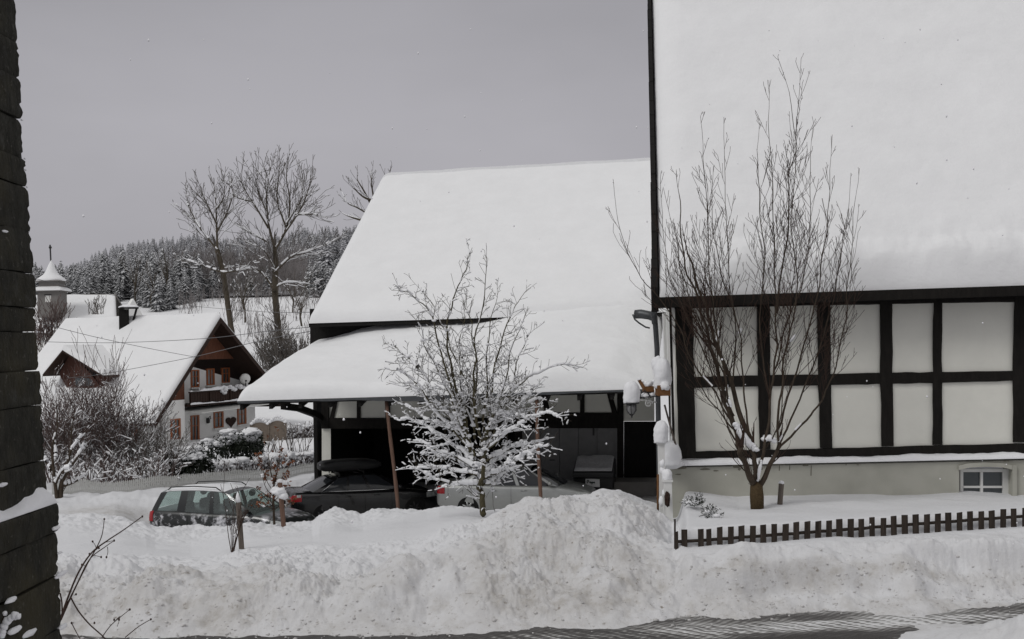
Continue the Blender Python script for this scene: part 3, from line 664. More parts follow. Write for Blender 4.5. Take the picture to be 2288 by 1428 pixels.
for k, (x, y0, y1) in enumerate([(1499, 695, 990), (1492, 690, 870), (1484, 700, 850)]):
    a = P(x, y0, 18.35+k*.25); b = P(x+6, y1, 18.35+k*.25); mb.box8([b+V(-.02, 0, 0), b+V(.025, 0, 0), b+V(.025, .12, 0), b+V(-.02, .12, 0), a+V(-.02, 0, 0), a+V(.025, 0, 0), a+V(.025, .12, 0), a+V(-.02, .12, 0)])
mb.build('window_shutter', M['white_paint'], house)
mb = MB(); mb.tube([P(1462, 690, 17.7), P(1464, 720, 17.9), P(1468, 780, 18.0), P(1472, 1000, 18.1), P(1476, 1190, 18.1)], .045, 10)
mb.tube([P(1470, 668, 17.45), P(1460, 700, 17.62), P(1463, 722, 17.8)], .05, 8)
mb.build('drainpipe', M['zinc'], house, smooth=True)
mb = MB(); g0 = P(1430, 702, 20.5)   # stub of the barn gutter jutting out below the verge
mb.tube([g0+V(-.09, 0, .0), g0+V(.02, -.05, .0), g0+V(.16, -.1, -.03), g0+V(.26, -.2, -.10)], [.085, .09, .085, .06], 12)
mb.tube([g0+V(-.14, 0, .0), g0+V(-.10, 0, -.10), g0+V(-.02, 0, -.17), g0+V(.10, 0, -.25), g0+V(.18, 0, -.27)], .016, 6)
mb.build('gutter_end', M['zinc'], house, smooth=True)

# things on the side wall -------------------------------------------------------
def planter(name, label, cen, size, rz, snow_r, snow_h, seed):
    r = thing(name, label, 'planter', tuple(cen), rz, 'wooden planters on the side wall of the timber-framed house')
    x, y, z = size; mb = MB(); t = .018
    def bx(c, s): 
        p = WM[r.name]@V(*c); mb.box(tuple(p), s, rz, bev=.004)
    bx((0, -y/2+t/2, 0), (x, t, z)); bx((0, y/2-t/2, 0), (x, t, z)); bx((-x/2+t/2, 0, 0), (t, y-2*t-.002, z-.004)); bx((x/2-t/2, 0, 0), (t, y-2*t-.002, z-.004)); bx((0, 0, -z/2+t/2), (x-2*t-.002, y-2*t-.002, t))
    mb.build('trough', M['planter_wood'], r)
    mb = MB(); cap_snow(mb, (cen[0], cen[1], cen[2]+z*.2), snow_r, snow_h, seed); mb.blob((cen[0]+.02, cen[1]-.04, cen[2]+z*.4), (x*.50, y*.55, z*.55), 3, .25, 2.5, seed)
    mb.build('snow', M['snow_blob'], r, smooth=True)
    return r
pl = planter('flower_box', 'orange-brown wooden flower box with a tall cone of snow beside the house corner', P(1481, 872, 17.35), (.21, .30, .17), 0, .135, .50, 2)
mb = MB(); c = P(1481, 872, 17.35); mb.blob(c+V(-.07, .05, .42), (.10, .10, .13), 3, .2, 2, 8); mb.build('upper_snow', M['snow_blob'], pl, smooth=True)
# wooden sledge-like planter with curved iron runners, hanging further out
c = P(1444, 872, 17.6); r = thing('sleigh_planter', 'small brown wooden sleigh-shaped planter with curled iron runners and snow', 'planter', tuple(c), 0)
mb = MB(); mb.box((c.x+.03, c.y, c.z+.02), (.17, .2, .09), 0, bev=.006)
mb.prism([c+V(-.06, -.09, .03), c+V(-.13, -.09, .16), c+V(-.10, -.09, .18), c+V(-.03, -.09, .065)], (0, .18, 0)); mb.build('seat', M['planter_wood'], r)
mb = MB()
for s in (-.1, .1):
    mb = MB(); mb.tube([c+V(-.14, s, -.13), c+V(-.05, s, -.11), c+V(.10, s, -.10), c+V(.2, s, -.10)], .009, 6)
    mb.tube([c+V(-.13, s, -.14), c+V(-.10, s, -.05), c+V(-.04, s, .0), c+V(.02, s, -.05), c+V(.06, s, -.12)], .009, 6); mb.build('runner', M['iron'], r, smooth=True)
mb = MB(); mb.blob(c+V(.02, 0, .10), (.10, .11, .06), 3, .3, 2.2, 3); mb.blob(c+V(-.02, -.05, -.08), (.07, .06, .045), 3, .3, 2.2, 5); mb.blob(c+V(-.11, 0, .18), (.04, .1, .02), 2, .2, 2, 6); mb.blob(c+V(.09, -.05, -.07), (.06, .06, .04), 3, .3, 2.2, 7)
mb.build('snow', M['snow_blob'], r, smooth=True)
# lantern on a scrolled bracket
c = P(1411, 913, 17.2); r = thing('wall_lantern', 'black wall lantern with ribbed glass shade and a tall dome of snow on its lid', 'lamp', tuple(c), 0)
mb = MB(); mb.lathe([(.015, .10), (.125, .098), (.135, .085), (.11, .075), (.02, .07)], tuple(c), 18); 
for k in range(6):
    a = k*math.pi/3+.3; mb.tube([c+V(.085*math.cos(a), .085*math.sin(a), .08), c+V(.082*math.cos(a), .082*math.sin(a), -.03), c+V(.03*math.cos(a), .03*math.sin(a), -.10)], .005, 5)
mb.lathe([(.004, -.15), (.018, -.135), (.012, -.12), (.032, -.10), (.03, -.095)], tuple(c), 10); mb.build('lamp_frame', M['iron'], r, smooth=True)
mb = MB(); mb.lathe([(.02, -.094), (.055, -.06), (.074, -.02), (.076, .07), (.02, .072)], tuple(c), 16); mb.build('lamp_glass', M['curtain_pane'], r, smooth=True)
mb = MB(); cap_snow(mb, (c.x, c.y, c.z+.09), .125, .36, 6); mb.build('snow_cap', M['snow_blob'], r, smooth=True)
mb = MB(); pts = []
mb.tube([c+V(0, 0, .10), c+V(.10, .2, .13), c+V(.30, .5, .10), c+V(.5, .8, .05)], .012, 6)
q = P(1449, 902, 17.6)
for k in range(26):
    a = k*.42; rr = .065-.0023*k; pts.append(q+V(rr*math.cos(a), 0, rr*math.sin(a)))
mb.tube(pts, .011, 6); mb.build('bracket', M['white_paint'], r, smooth=True)
# stair railing posts with snow caps
def rail_post(px, ytop, ybot, Y, w, label, sr, sh, seed):
    a = P(px, ytop, Y); b = P(px+4, ybot, Y)
    r = thing('railing_post', label, 'post', tuple(b), 0, 'white posts of the side stair railing'); mb = MB()
    mb.box8([b+V(-w, -w, 0), b+V(w, -w, 0), b+V(w, w, 0), b+V(-w, w, 0), a+V(-w, -w, 0), a+V(w, -w, 0), a+V(w, w, 0), a+V(-w, w, 0)])
    mb.box(tuple(a+V(0, 0, .008)), (w*2.6, w*2.6, .03)); mb.build('shaft', M['white_paint'], r)
    mb = MB(); cap_snow(mb, tuple(a+V(0, 0, .022)), sr, sh, seed); mb.build('snow_cap', M['snow_blob'], r, smooth=True)
    return r
rail_post(1477, 992, 1180, 17.2, .05, 'white stair railing post with a tall snow cap, left of the house corner', .115, .36, 11)
rail_post(1491, 1075, 1180, 16.8, .06, 'shorter white stair railing post with ragged snow, against the plinth corner', .075, .17, 12)
r = thing('stair_handrail', 'weathered handrail and snow-dusted white boards beside the house corner', 'handrail', tuple(P(1484, 1140, 17)), 0)
mb = MB()
mb.tube([P(1470, 1150, 17.0), P(1470, 1060, 17.0)], .018, 6); mb.build('handrail_stake', M['planter_wood'], r, smooth=True); mb = MB(); mb.tube([P(1485, 905, 17.9), P(1497, 950, 17.75), P(1510, 995, 17.6)], .016, 6)
mb.build('handrail_bar', M['gray_wood'], r, smooth=True)
mb = MB()
for k in range(3): a = P(1483+k*4.5, 1135-k*12, 16.75+.02*k); mb = MB(); mb.box(tuple(a), (.025, .03, .42), 0); mb.build('baluster', M['white_paint'], r)
mb = MB(); a = P(1491, 1115, 16.65); mb.blob(a, (.045, .05, .12), 3, .35, 2.5, 3); mb.build('dark_lattice', M['dark_brown'], r)
mb = MB()
for k in range(6): mb.blob(P(1481+random.uniform(-4, 10), 1035+k*17, 16.85), (.045, .05, .05+.05*random.random()), 2, .4, 2, k)
mb.build('snow', M['snow_blob'], r, smooth=True)

# ================================================================== BARN WITH LEAN-TO
th = math.radians(10.5); BU = V(math.cos(th), -math.sin(th), 0); BV = V(math.sin(th), math.cos(th), 0); BO = P(532, 897, 30)
def B(u, v, z): q = BO+BU*u+BV*v; return V(q.x, q.y, z)
def bw(px, py, v=5.5): return onplane(px, py, B(0, v, 0), BV)
barn = thing('barn', 'long barn with snow-covered roof and a sagging open lean-to propped on poles', 'barn', tuple(B(5.5, 5.5, -4.9)))
UR = 11.5
zl = BO.z; zr = P(1400, 874, 28).z+.04
ztl = bw(707, 758).z-.40; ztr = bw(1250, 712).z-.40
L00, L10, L01, L11 = B(0, 0, zl), B(UR, 0, zr), B(0, 5.5, ztl), B(UR, 5.5, ztr+.06)
def deck(mb, a, b, c, d, t=.09):
    k = V(0, 0, t); e = V(0, 0, .006); mb.box8([a-k, b-k, d-k, c-k, a-e, b-e, d-e, c-e])
mb = MB(); deck(mb, L00, L10, L01, L11); lean = mb.build('lean_to_roof', M['dark_boards'], barn)
mb = MB()
def ss1(a, b, x):
    t = min(1, max(0, (x-a)/(b-a))); return t*t*(3-2*t)
def sag(u, v): return .05*math.sin(u*9+1)*(1-v)+v*v*(.34*ss1(0, .24, u)+.34*ss1(.50, .70, u))+.17*ss1(.55, .82, u)*(1-v)-.42*ss1(.885, 1.0, u)*(1-.5*v)
slab(mb, L00+V(-.02, -.05, 0), L10+V(.05, -.05, 0), L01+V(-.02, 0, 0), L11+V(.05, 0, 0), 150, 80, .40, .42, (1, 1, 0, 1), amp=.05, nsc=.45, seed=11, lip=.05, extra=sag)
mb.build('lean_to_snow', M['roof_snow'], barn, smooth=True)
# ragged sheet edge hanging below the snow
mb = MB(); n = 70; pr = None
for i in range(n+1):
    u = UR*i/n; z = zl+(zr-zl)*i/n; dz = .05+.03*mnoise.noise(V(u*1.3, 0, 0))+(.10*math.exp(-((u-5.6)/1.6)**2))
    q = (B(u, -.06, z+.01), B(u, -.06, z-dz), B(u, -.02, z-dz), B(u, -.02, z+.01))
    if pr: mb.add(list(pr)+list(q), [(0, 1, 5, 4), (1, 2, 6, 5), (2, 3, 7, 6)])
    pr = q
mb.build('eave_edge', M['zinc'], barn)
# main roof
mzl = bw(690, 723, 4.9).z; mzr = bw(1250, 706, 4.9).z+.02
def ru(px, py, v): q = bw(px, py, v); return q
Rl = bw(852, 386, 14.7); Rr = bw(1452, 353, 14.7)
uL = (bw(690, 723, 4.9)-BO).dot(BU)
M00, M10, M01, M11 = B(uL, 4.9, mzl), B(UR+.3, 4.9, mzr), B((Rl-BO).dot(BU), 14.7, Rl.z-.36), B(UR+.3, 14.7, Rr.z-.36)
mb = MB(); deck(mb, M00, M10, M01, M11, .12); q0 = B(uL, 24.5, mzl); q1 = B(UR+.3, 24.5, mzr)
deck(mb, M01+BV*.01, M11+BV*.01, q0, q1, .12); mb.build('main_roof', M['dark_boards'], barn)
mb = MB(); slab(mb, M00+V(0, -.04, 0), M10+V(0, -.04, 0), M01, M11, 110, 90, .36, .38, (1, 0, 1, 1), amp=.035, nsc=.35, seed=12, lip=.05)
slab(mb, q1, q0, M11, M01, 20, 20, .36, .4, (1, 1, 0, 1), amp=.04, nsc=.4, seed=13); mb.build('main_snow', M['roof_snow'], barn, smooth=True)
# walls
mb = MB(); mb.prism([B(0.02, 5.5, ztl-.3), B(UR, 5.5, ztr-.3), B(UR, 5.5, mzr+.5), B(.02, 5.5, mzl+.5)], BV*.15)
mb.prism([B(0.02, 5.66, -6), B(.02, 24, -6), B(.02, 24, mzl+.0), B(.02, 14.6, Rl.z-.9), B(.02, 5.66, mzl+.2)], BU*.12); mb.build('board_wall', M['dark_boards'], barn)
mb = MB(); zt = ztl-.31
def wq(x0, y0, x1, y1, off=0, d=.12, x0b=None, x1b=None):
    a, b, c, e = bw(x0, y0, 5.5-off), bw(x0b if x0b else x0, y1, 5.5-off), bw(x1b if x1b else x1, y1, 5.5-off), bw(x1, y0, 5.5-off); return [a, b, c, e], BV*d
p, d = wq(722, 872, 1462, 940); mb.prism(p, d); p, d = wq(719, 958, 739, 1175, 0, .3); mb.prism(p, d); p, d = wq(1388, 924, 1462, 941, .03, .02); mb.prism(p, d)
mb.build('plaster_panel', M['plaster'], barn)
mb = MB()
def tq(*a, off=.05, **k): p, d = wq(*a, off=off, **k); mb.prism(p, d)
tq(718, 868, 734, 958, off=.08, d=.3); tq(797, 868, 805, 937); tq(861, 868, 871, 937); tq(752, 868, 760, 950, x0b=733, x1b=742, off=.045); tq(1040, 868, 1050, 937)
tq(1206, 868, 1216, 930, x0b=1218, x1b=1232); tq(1296, 860, 1306, 926); tq(1351, 860, 1362, 926, x0b=1368, x1b=1380, off=.045); tq(1379, 855, 1393, 1110, off=.07)
tq(734, 934, 1165, 958, off=.06); tq(1165, 922, 1379, 957, off=.06); tq(1150, 957, 1166, 1110, off=.04)
mb.build('barn_timber', M['timber'], barn)
mb = MB(); 
for i in range(5):
    x0 = 1166+i*42; p, d = wq(x0+.6, 957, x0+41.6, 1095, off=.0, d=.05); mb.prism(p, d)
p, d = wq(1375, 955, 1380, 1095, off=.06, d=.03); mb.prism(p, d); p, d = wq(1166, 957, 1376, 1095, off=-.06, d=.02); mb.prism(p, d); gate = mb.build('gray_gate', M['gray_gate'], barn)
mb = MB(); p, d = wq(1324, 957, 1328, 973, off=.03, d=.02); mb.prism(p, d); mb.build('gate_bar', M['iron'], gate); mb = MB(); p, d = wq(1228, 1027, 1240, 1029, off=.03, d=.02); mb.prism(p, d); mb.build('gate_latch', M['iron'], gate)
mb = MB(); p, d = wq(1394, 942, 1470, 1070, off=-.05, d=.06); mb.prism(p, d); mb.build('door', M['dark_boards'], barn)
# deep dark bay
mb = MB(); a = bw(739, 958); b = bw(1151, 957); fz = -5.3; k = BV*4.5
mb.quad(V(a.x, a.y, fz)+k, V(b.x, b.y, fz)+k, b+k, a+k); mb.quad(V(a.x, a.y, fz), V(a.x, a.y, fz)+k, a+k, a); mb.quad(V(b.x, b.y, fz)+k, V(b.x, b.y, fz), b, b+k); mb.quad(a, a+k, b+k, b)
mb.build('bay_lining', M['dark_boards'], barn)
mb = MB()   # rafters, side tie beam and curved brace under the left verge
for i in range(14):
    u = .08+i*(UR-.3)/13; a = B(u, .05, zl+(zr-zl)*u/UR-.10); b = B(u, 5.4, ztl+(ztr-ztl)*u/UR-.10)
    mb.box8([a+BU*-.05+V(0, 0, -.14), a+BU*.05+V(0, 0, -.14), b+BU*.05+V(0, 0, -.14), b+BU*-.05+V(0, 0, -.14), a+BU*-.05, a+BU*.05, b+BU*.05, b+BU*-.05])
mb.build('rafter', M['dark_boards'], barn)
mb = MB(); q = [onplane(x, y, B(.35, 0, 0), BU) for x, y in ((632, 900), (668, 905), (700, 917), (722, 930))]; 
for i in range(3):
    a, b = q[i], q[i+1]; mb.box8([a+V(-.07, 0, -.2), a+V(.07, 0, -.2), b+V(.07, 0, -.2), b+V(-.07, 0, -.2), a+V(-.07, 0, 0), a+V(.07, 0, 0), b+V(.07, 0, 0), b+V(-.07, 0, 0)])
mb.build('brace', M['timber'], barn)
mb = MB(); p0 = bw(1376, 1066, 5.5); p1 = bw(1470, 1066, 5.5); k = -BV*1.3
mb.box8([V(p0.x, p0.y, -5)+k, V(p1.x, p1.y, -5)+k, V(p1.x, p1.y, -5)-BV*.12, V(p0.x, p0.y, -5)-BV*.12, p0+k, p1+k, p1-BV*.12, p0-BV*.12]); mb.build('door_step', M['lead'], barn)
# props
for i, (t, bt, lab) in enumerate([((865, 896), (888, 1136), 'leaning orange-brown wooden prop under the lean-to eave, in front of the black sedan'), ((1200, 889), (1207, 1112), 'reddish wooden prop under the lean-to eave, in front of the silver car')]):
    a = onplane(*t, B(0, .18, 0), BV); b = onplane(*bt, B(0, .18, 0), BV); g = b+(b-a)*((b.z-hz(b.x, b.y)+.15)/(a.z-b.z))
    pts = [g*(1-s)+a*s+V(.02*math.sin(s*5+i), 0, 0) for s in [k/10 for k in range(11)]]
    mb = MB(); mb.tube(pts, [.052-.004*k/10+.004*math.sin(k*2.1) for k in range(11)], 10)
    o = mb.build('wooden_prop', M['prop_wood'], None, smooth=True); tag(o, lab, 'prop', 'props holding up the lean-to eave')

# wheeled container in front of the gate
c = bw(1329, 1088, 4.0); gz = hz(c.x, c.y); zt = P(1329, 1056, c.y).z
bin_ = thing('waste_container', 'black wheeled waste container with snowy sloping lid and white label, before the gray gate', 'waste container', (c.x, c.y, gz), -th)
def bl(x, y, z): return WM[bin_.name]@V(x, y, z)
H_ = zt-gz; mb = MB(); ring = lambda w, d, z, y=0: [bl(-w, y-d, z), bl(w, y-d, z), bl(w, y+d, z), bl(-w, y+d, z)]
mb.loft([ring(.50, .36, .18), ring(.56, .42, H_*.55), ring(.585, .45, H_-.08), ring(.61, .48, H_-.075), ring(.61, .48, H_)], True, True, True); mb.build('bin_body', M['black_plastic'], bin_)
mb = MB(); mb.loft([[bl(-.6, -.47, H_+.002), bl(.6, -.47, H_+.002), bl(.6, .47, H_+.002), bl(-.6, .47, H_+.002)], [bl(-.6, -.46, H_+.05), bl(.6, -.46, H_+.05), bl(.6, .46, H_+.35), bl(-.6, .46, H_+.35)], [bl(-.55, -.30, H_+.14), bl(.55, -.30, H_+.14), bl(.55, .42, H_+.40), bl(-.55, .42, H_+.40)]], True, False, True); mb.build('bin_lid', M['black_plastic'], bin_)
mb = MB(); slab(mb, bl(-.56, -.42, H_+.09), bl(.56, -.42, H_+.09), bl(-.56, .44, H_+.42), bl(.56, .44, H_+.42), 24, 12, .07, .08, amp=.15, nsc=2, seed=4); mb.build('lid_snow', M['dim_snow'], bin_, smooth=True)
for sx in (-.45, .45):
    for sy in (-.3, .3): mb = MB(); mb.lathe([(.02, -.025), (.095, -.025), (.1, 0), (.095, .025), (.02, .025)], tuple(bl(sx, sy, .10)), 14, 'x'); mb.build('wheel', M['rubber'], bin_, smooth=True)
mb = MB(); mb.tube([bl(-.5, -.50, H_-.10), bl(-.5, -.56, H_-.10), bl(.5, -.56, H_-.10), bl(.5, -.50, H_-.10)], .018, 6); mb.build('handle', M['black_plastic'], bin_, smooth=True)
mb = MB(); mb.quad(bl(-.22, -.470, H_-.36), bl(.20, -.471, H_-.37), bl(.20, -.478, H_-.14), bl(-.22, -.477, H_-.12)); lab = mb.build('label', M['label_white'], bin_)
mb = MB(); random.seed(5)
def stroke(pts, w=.012):
    for (x0, z0), (x1, z1) in zip(pts[:-1], pts[1:]):
        d = V(x1-x0, 0, z1-z0); 
        if d.length == 0: continue
        n = V(-d.z, 0, d.x).normalized()*w; pa = [V(x0, 0, z0)+n, V(x0, 0, z0)-n, V(x1, 0, z1)-n, V(x1, 0, z1)+n]
        f = lambda q: bl(q.x+.04, -.485, q.z+.14)
        mb.add([f(q) for q in pa], [(0, 1, 2, 3)])
x0, zb = -.21, H_-.36
for gl in ([(0, -.045), (0, .05), (.05, .045), (.06, .015), (.03, -.0), (.0, -.005)], [(.075, -.03), (.085, .005), (.115, .005), (.12, -.03), (.085, -.03), (.085, -.01)], [(.14, -.07), (.14, .0), (.17, .0), (.17, -.03), (.14, -.035)], [(.19, -.035), (.19, .0), (.22, .0), (.22, -.035), (.19, -.02)]):
    stroke([(x0+a, zb+b) for a, b in gl])
mb.build('lettering', M['ink'], lab)

# ================================================================== LEFT GABLED HOUSE
ph = math.radians(20); HG = V(math.sin(ph), math.cos(ph), 0); HR = V(-math.cos(ph), math.sin(ph), 0); HA = P(345, 946, 62)
def H(a, b, z): q = HA+HG*a+HR*b; return V(q.x, q.y, z)
hut = thing('gabled_house', 'white gabled house with brown wooden balcony, orange window frames and snow-laden roof', 'house', tuple(H(6, 5, -5.5)))
AW, ZA, ZE, AE = 6.5, P(495, 700, HA.y+6.5*HG.y).z-.30, HA.z, 14.6
ZR = ZA-.73*(AE-AW); LEN = 12.5
def rz_(a): return ZE+(ZA-ZE)*a/AW if a <= AW else ZA-.73*(a-AW)
mb = MB()
def pdeck(a0, a1, b0, b1, t=.16): 
    p = [H(a0, b0, rz_(a0)), H(a1, b0, rz_(a1)), H(a1, b1, rz_(a1)), H(a0, b1, rz_(a0))]; k = V(0, 0, t); e = V(0, 0, .005); mb.box8([q-k for q in p]+[q-e for q in p])
pdeck(0, AW-.003, 0, LEN); pdeck(AW+.003, AE, 0, LEN); mb.build('roof', M['dark_brown'], hut)
mb = MB()
slab(mb, H(-.03, LEN, ZE), H(-.03, 0, ZE), H(AW, LEN, ZA), H(AW, 0, ZA), 60, 50, .34, .34, (1, 1, 0, 1), amp=.05, nsc=.35, seed=21)
slab(mb, H(AE, 0, ZR), H(AE, LEN, ZR), H(AW, 0, ZA), H(AW, LEN, ZA), 40, 40, .34, .34, (1, 1, 0, 1), amp=.05, nsc=.35, seed=22); mb.build('roof_snow', M['roof_snow'], hut, smooth=True)
bf, br = .9, 2.1; A0, A1, A2 = 2.2, 3.98, 13.4; GZ = -6.2
def hp(px, py, b): return onplane(px, py, H(0, b, 0), HR)
zfl = hp(430, 803, br).z
mb = MB()
mb.prism([H(A0, br, GZ), H(A2, br, GZ), H(A2, br, min(zfl, rz_(A2)-.17)), H(12.0, br, min(zfl, rz_(12)-.17)), H((zfl+.25-ZE)*AW/(ZA-ZE), br, zfl), H(A0, br, rz_(A0)-.17)], HR*.25)
mb.prism([H(A0, br+.26, GZ), H(A0, LEN-.5, GZ), H(A0, LEN-.5, rz_(A0)-.2), H(A0, br+.26, rz_(A0)-.2)], HG*.2)
zb0 = hp(410, 893, bf).z
mb.prism([H(A0, bf, GZ), H(A1, bf, GZ), H(A1, bf, zb0), H(A0, bf, zb0)], HR*(br-bf-.004))
mb.build('wall', M['white_plaster'], hut)
mb = MB(); aL = (zfl+.25-ZE)*AW/(ZA-ZE); aR = AW+(ZA-.25-zfl)/.73; mb.prism([H(aL, 1.25, zfl-.02), H(aR, 1.25, zfl-.02), H(AW, 1.25, ZA-.25)], HR*.05); mb.prism([H(aL+.05, 1.31, zfl-.02), H(aR-.05, 1.31, zfl-.02), H(aR-.05, br, zfl-.02), H(aL+.05, br, zfl-.02)], (0, 0, .05))
mb.prism([H(A0-.4, bf, zb0+.004), H(A1, bf, zb0+.004), H(A1, bf, rz_(A1)-.2), H(A0-.4, bf, rz_(A0-.4)-.2)], HR*.06)
mb.build('gable_boarding', M['brown_wood'], hut)
mb = MB()  # barge boards
for (a0, a1) in ((0, AW), (AW, AE)):
    p = [H(a0, -.05, rz_(a0)-.30), H(a1, -.05, rz_(a1)-.30), H(a1, -.05, rz_(a1)+.03), H(a0, -.05, rz_(a0)+.03)]; mb.prism(p, HR*.045)
mb.build('barge_board', M['dark_brown'], hut)
mb = MB()  # balcony
zt_, zb_ = hp(412, 879, bf).z, hp(412, 905, bf).z; n = 34
mb.prism([H(A1+.03, bf-.35, zb_-.12), H(A2-.3, bf-.35, zb_-.12), H(A2-.3, bf-.35, zb_+.02), H(A1+.03, bf-.35, zb_+.02)], HR*(br-bf+.3))
for i in range(n):
    a = A1+.05+(A2-.4-A1)*i/n; mb.prism([H(a, bf-.33, zb_+.03), H(a+.24, bf-.33, zb_+.03), H(a+.24, bf-.33, zt_), H(a, bf-.33, zt_)], HR*.03)
mb.prism([H(A1+.03, bf-.38, zt_+.003), H(A2-.3, bf-.38, zt_+.003), H(A2-.3, bf-.38, zt_+.08), H(A1+.03, bf-.38, zt_+.08)], HR*.12)
for a in (A1+.1, 6.0, 8.2, 10.4, A2-.5): mb.prism([H(a, bf-.40, zb_-.1), H(a+.12, bf-.40, zb_-.1), H(a+.12, bf-.40, zt_), H(a, bf-.40, zt_)], HR*.06)
bal = mb.build('balcony', M['dark_brown'], hut)
mb = MB(); slab(mb, H(A1, bf-.42, zt_+.085), H(A2-.3, bf-.42, zt_+.085), H(A1, bf-.22, zt_+.085), H(A2-.3, bf-.22, zt_+.085), 60, 3, .14, .1, amp=.4, nsc=1.2, seed=31)
slab(mb, H(A1, bf-.48, zb_+.0), H(A2-.3, bf-.48, zb_+.0), H(A1, bf-.405, zb_+.0), H(A2-.3, bf-.405, zb_+.0), 60, 3, .09, .05, amp=.3, nsc=1.2, seed=32)
random.seed(3)
for i in range(34): a = random.uniform(7.2, A2-.4); mb.blob(H(a, bf-.55+random.uniform(-.1, .2), zt_+.16+random.uniform(-.3, .16)), (.16, .16, .11), 2, .4, 2, i)
mb.build('balcony_snow', M['snow_blob'], bal, smooth=True)
mb = MB(); mb.prism([H(A1+.3, bf-1.0, zb_-.55), H(A2-.9, bf-1.0, zb_-.40), H(A2-.9, br-.02, zb_-.30), H(A1+.3, br-.02, zb_-.30)], (0, 0, .06)); mb.build('awning', M['white_picket'], hut)
def window(px0, py0, px1, py1, b, pm='pane', name='window'):
    a = hp(px0, py1, b); c = hp(px1, py0, b); a0 = (a-HA).dot(HG); a1 = (c-HA).dot(HG); z0, z1 = a.z, hp(px0, py0, b).z
    mb = MB(); t = .10; o = -.06
    def q(x0, x1, y0, y1, o=o, d=.1): mb.prism([H(x0, b+o, y0), H(x1, b+o, y0), H(x1, b+o, y1), H(x0, b+o, y1)], HR*d)
    q(a0, a1, z0, z0+t*.7); q(a0, a1, z1-t*.7, z1); q(a0, a0+t*1.2, z0+t*.7, z1-t*.7); q(a1-t*1.8, a1, z0+t*.7, z1-t*.7); am = (a0+a1)/2; q(am-.04, am+.04, z0+t*.7, z1-t*.7); zm = z0+(z1-z0)*.62
    q(a0+t*1.2, am-.05, zm-.02, zm+.02); q(am+.05, a1-t*1.8, zm-.02, zm+.02)
    w = mb.build(name, M['orange_wood'], hut); mb = MB(); q(a0+.05, a1-.05, z0+.05, z1-.05, -.02, .012); mb.build('pane', M[pm], w)
    if name == 'window':
        mb = MB(); q(a0-.1, a1+.1, z0-.10, z0-.004, -.18, .17); mb.build('sill', M['white_paint'], w)
for wv in [(426, 827, 444, 866, br), (461, 824, 478, 861, br, 'curtain_pane'), (495, 822, 512, 856, br), (381, 937, 402, 983, bf), (477, 921, 498, 957, br), (530, 913, 549, 949, br, 'curtain_pane')]: window(*wv)
window(426, 929, 444, 990, br, 'pane', 'door')
mb = MB(); 
q0, q1 = H(A0-.03, 3.0, ZE-1.9), H(A0-.03, 4.6, ZE-1.9)
for (b0, b1, z0, z1) in ((3.0, 3.2, -5.3, -3.95), (4.4, 4.6, -5.3, -3.95), (3.2, 4.4, -4.1, -3.95), (3.2, 4.4, -5.3, -5.15)): mb.prism([H(A0-.06, b0, z0), H(A0-.06, b1, z0), H(A0-.06, b1, z1), H(A0-.06, b0, z1)], HG*.05)
w = mb.build('side_window', M['orange_wood'], hut); mb = MB(); mb.prism([H(A0-.02, 3.1, -5.25), H(A0-.02, 4.5, -5.25), H(A0-.02, 4.5, -4), H(A0-.02, 3.1, -4)], HG*.015); mb.build('pane', M['pane'], w)
# heart-shaped wreath and a small lamp on the wall
mb = MB(); c = hp(517, 942, br-.08)
pts = []
for k in range(28):
    t = 2*math.pi*k/28; x = 16*math.sin(t)**3/17; z = (13*math.cos(t)-5*math.cos(2*t)-2*math.cos(3*t)-math.cos(4*t))/17; pts.append(c+HG*x*.62+V(0, 0, z*.42))
mb.prism(pts, HR*.05); mb.build('heart_wreath', M['dark_brown'], hut)
mb = MB(); c = hp(464, 940, br-.05); mb.box(tuple(c), (.3, .2, .35), -ph, bev=.05); mb.tube([c+V(0, 0, .1), c+V(.2, -.1, .3), c+V(.25, -.15, .1)], .03, 6); mb.build('wall_lamp', M['iron'], hut)
# chimney
c = P(277, 705, 70.0); mb = MB(); mb.box((c.x, c.y, c.z-.6), (.62, .62, 2.0), ph); ch = mb.build('chimney', M['dark_boards'], hut)
mb = MB(); mb.box((c.x+.35, c.y, c.z+.47), (1.15, .8, .07), ph); a = V(c.x+.75, c.y, c.z+.42); mb.prism([a, a+V(.12, 0, 0), a+V(-.1, 0, -.75), a+V(-.22, 0, -.75)], (0, .1, 0)); mb.build('chimney_cover', M['dark_boards'], ch)
mb = MB(); mb.blob((c.x+.32, c.y, c.z+.52), (.66, .5, .17), 3, .15, 1.5, 2, flat=0); mb.build('chimney_snow', M['snow_blob'], ch, smooth=True)
# dormer
nR = (H(AW, 0, ZA)-H(0, 0, ZE)).cross(HR).normalized()
dbase = onplane(178, 868, H(0, 0, ZE+.34), nR); dn = HG
def dp(px, py, off=0): return onplane(px, py, dbase+HG*off, dn)
ap, bl_, brr = dp(158, 782), dp(114, 836), dp(214, 834); b2 = dp(248, 838)
mb = MB(); depth = HG*4.0
wl, wr = dp(146, 836), dp(236, 836); wlb, wrb = dp(149, 866), dp(228, 868)
mb.prism([ap+V(0, 0, -.15), bl_+V(.5, 0, 0), wlb, wrb, brr+V(-.35, 0, 0)], HG*.1); 
mb.prism([wlb+V(.05, 0, 0)+HG*.12, wrb+HG*.12, b2+V(-.3, 0, -.05)+HG*.12, bl_+V(.6, 0, -.05)+HG*.12], HG*1.5)
dm = mb.build('dormer', M['dormer_wood'], hut)
mb = MB(); fo = -HG*.7
for (e0, e1) in ((ap, bl_), (ap, b2)):
    k = V(0, 0, .12); mb.box8([e1+fo-k, e0+fo-k, e0+depth-k, e1+depth-k, e1+fo-k*.05, e0+fo-k*.05, e0+depth-k*.05, e1+depth-k*.05])
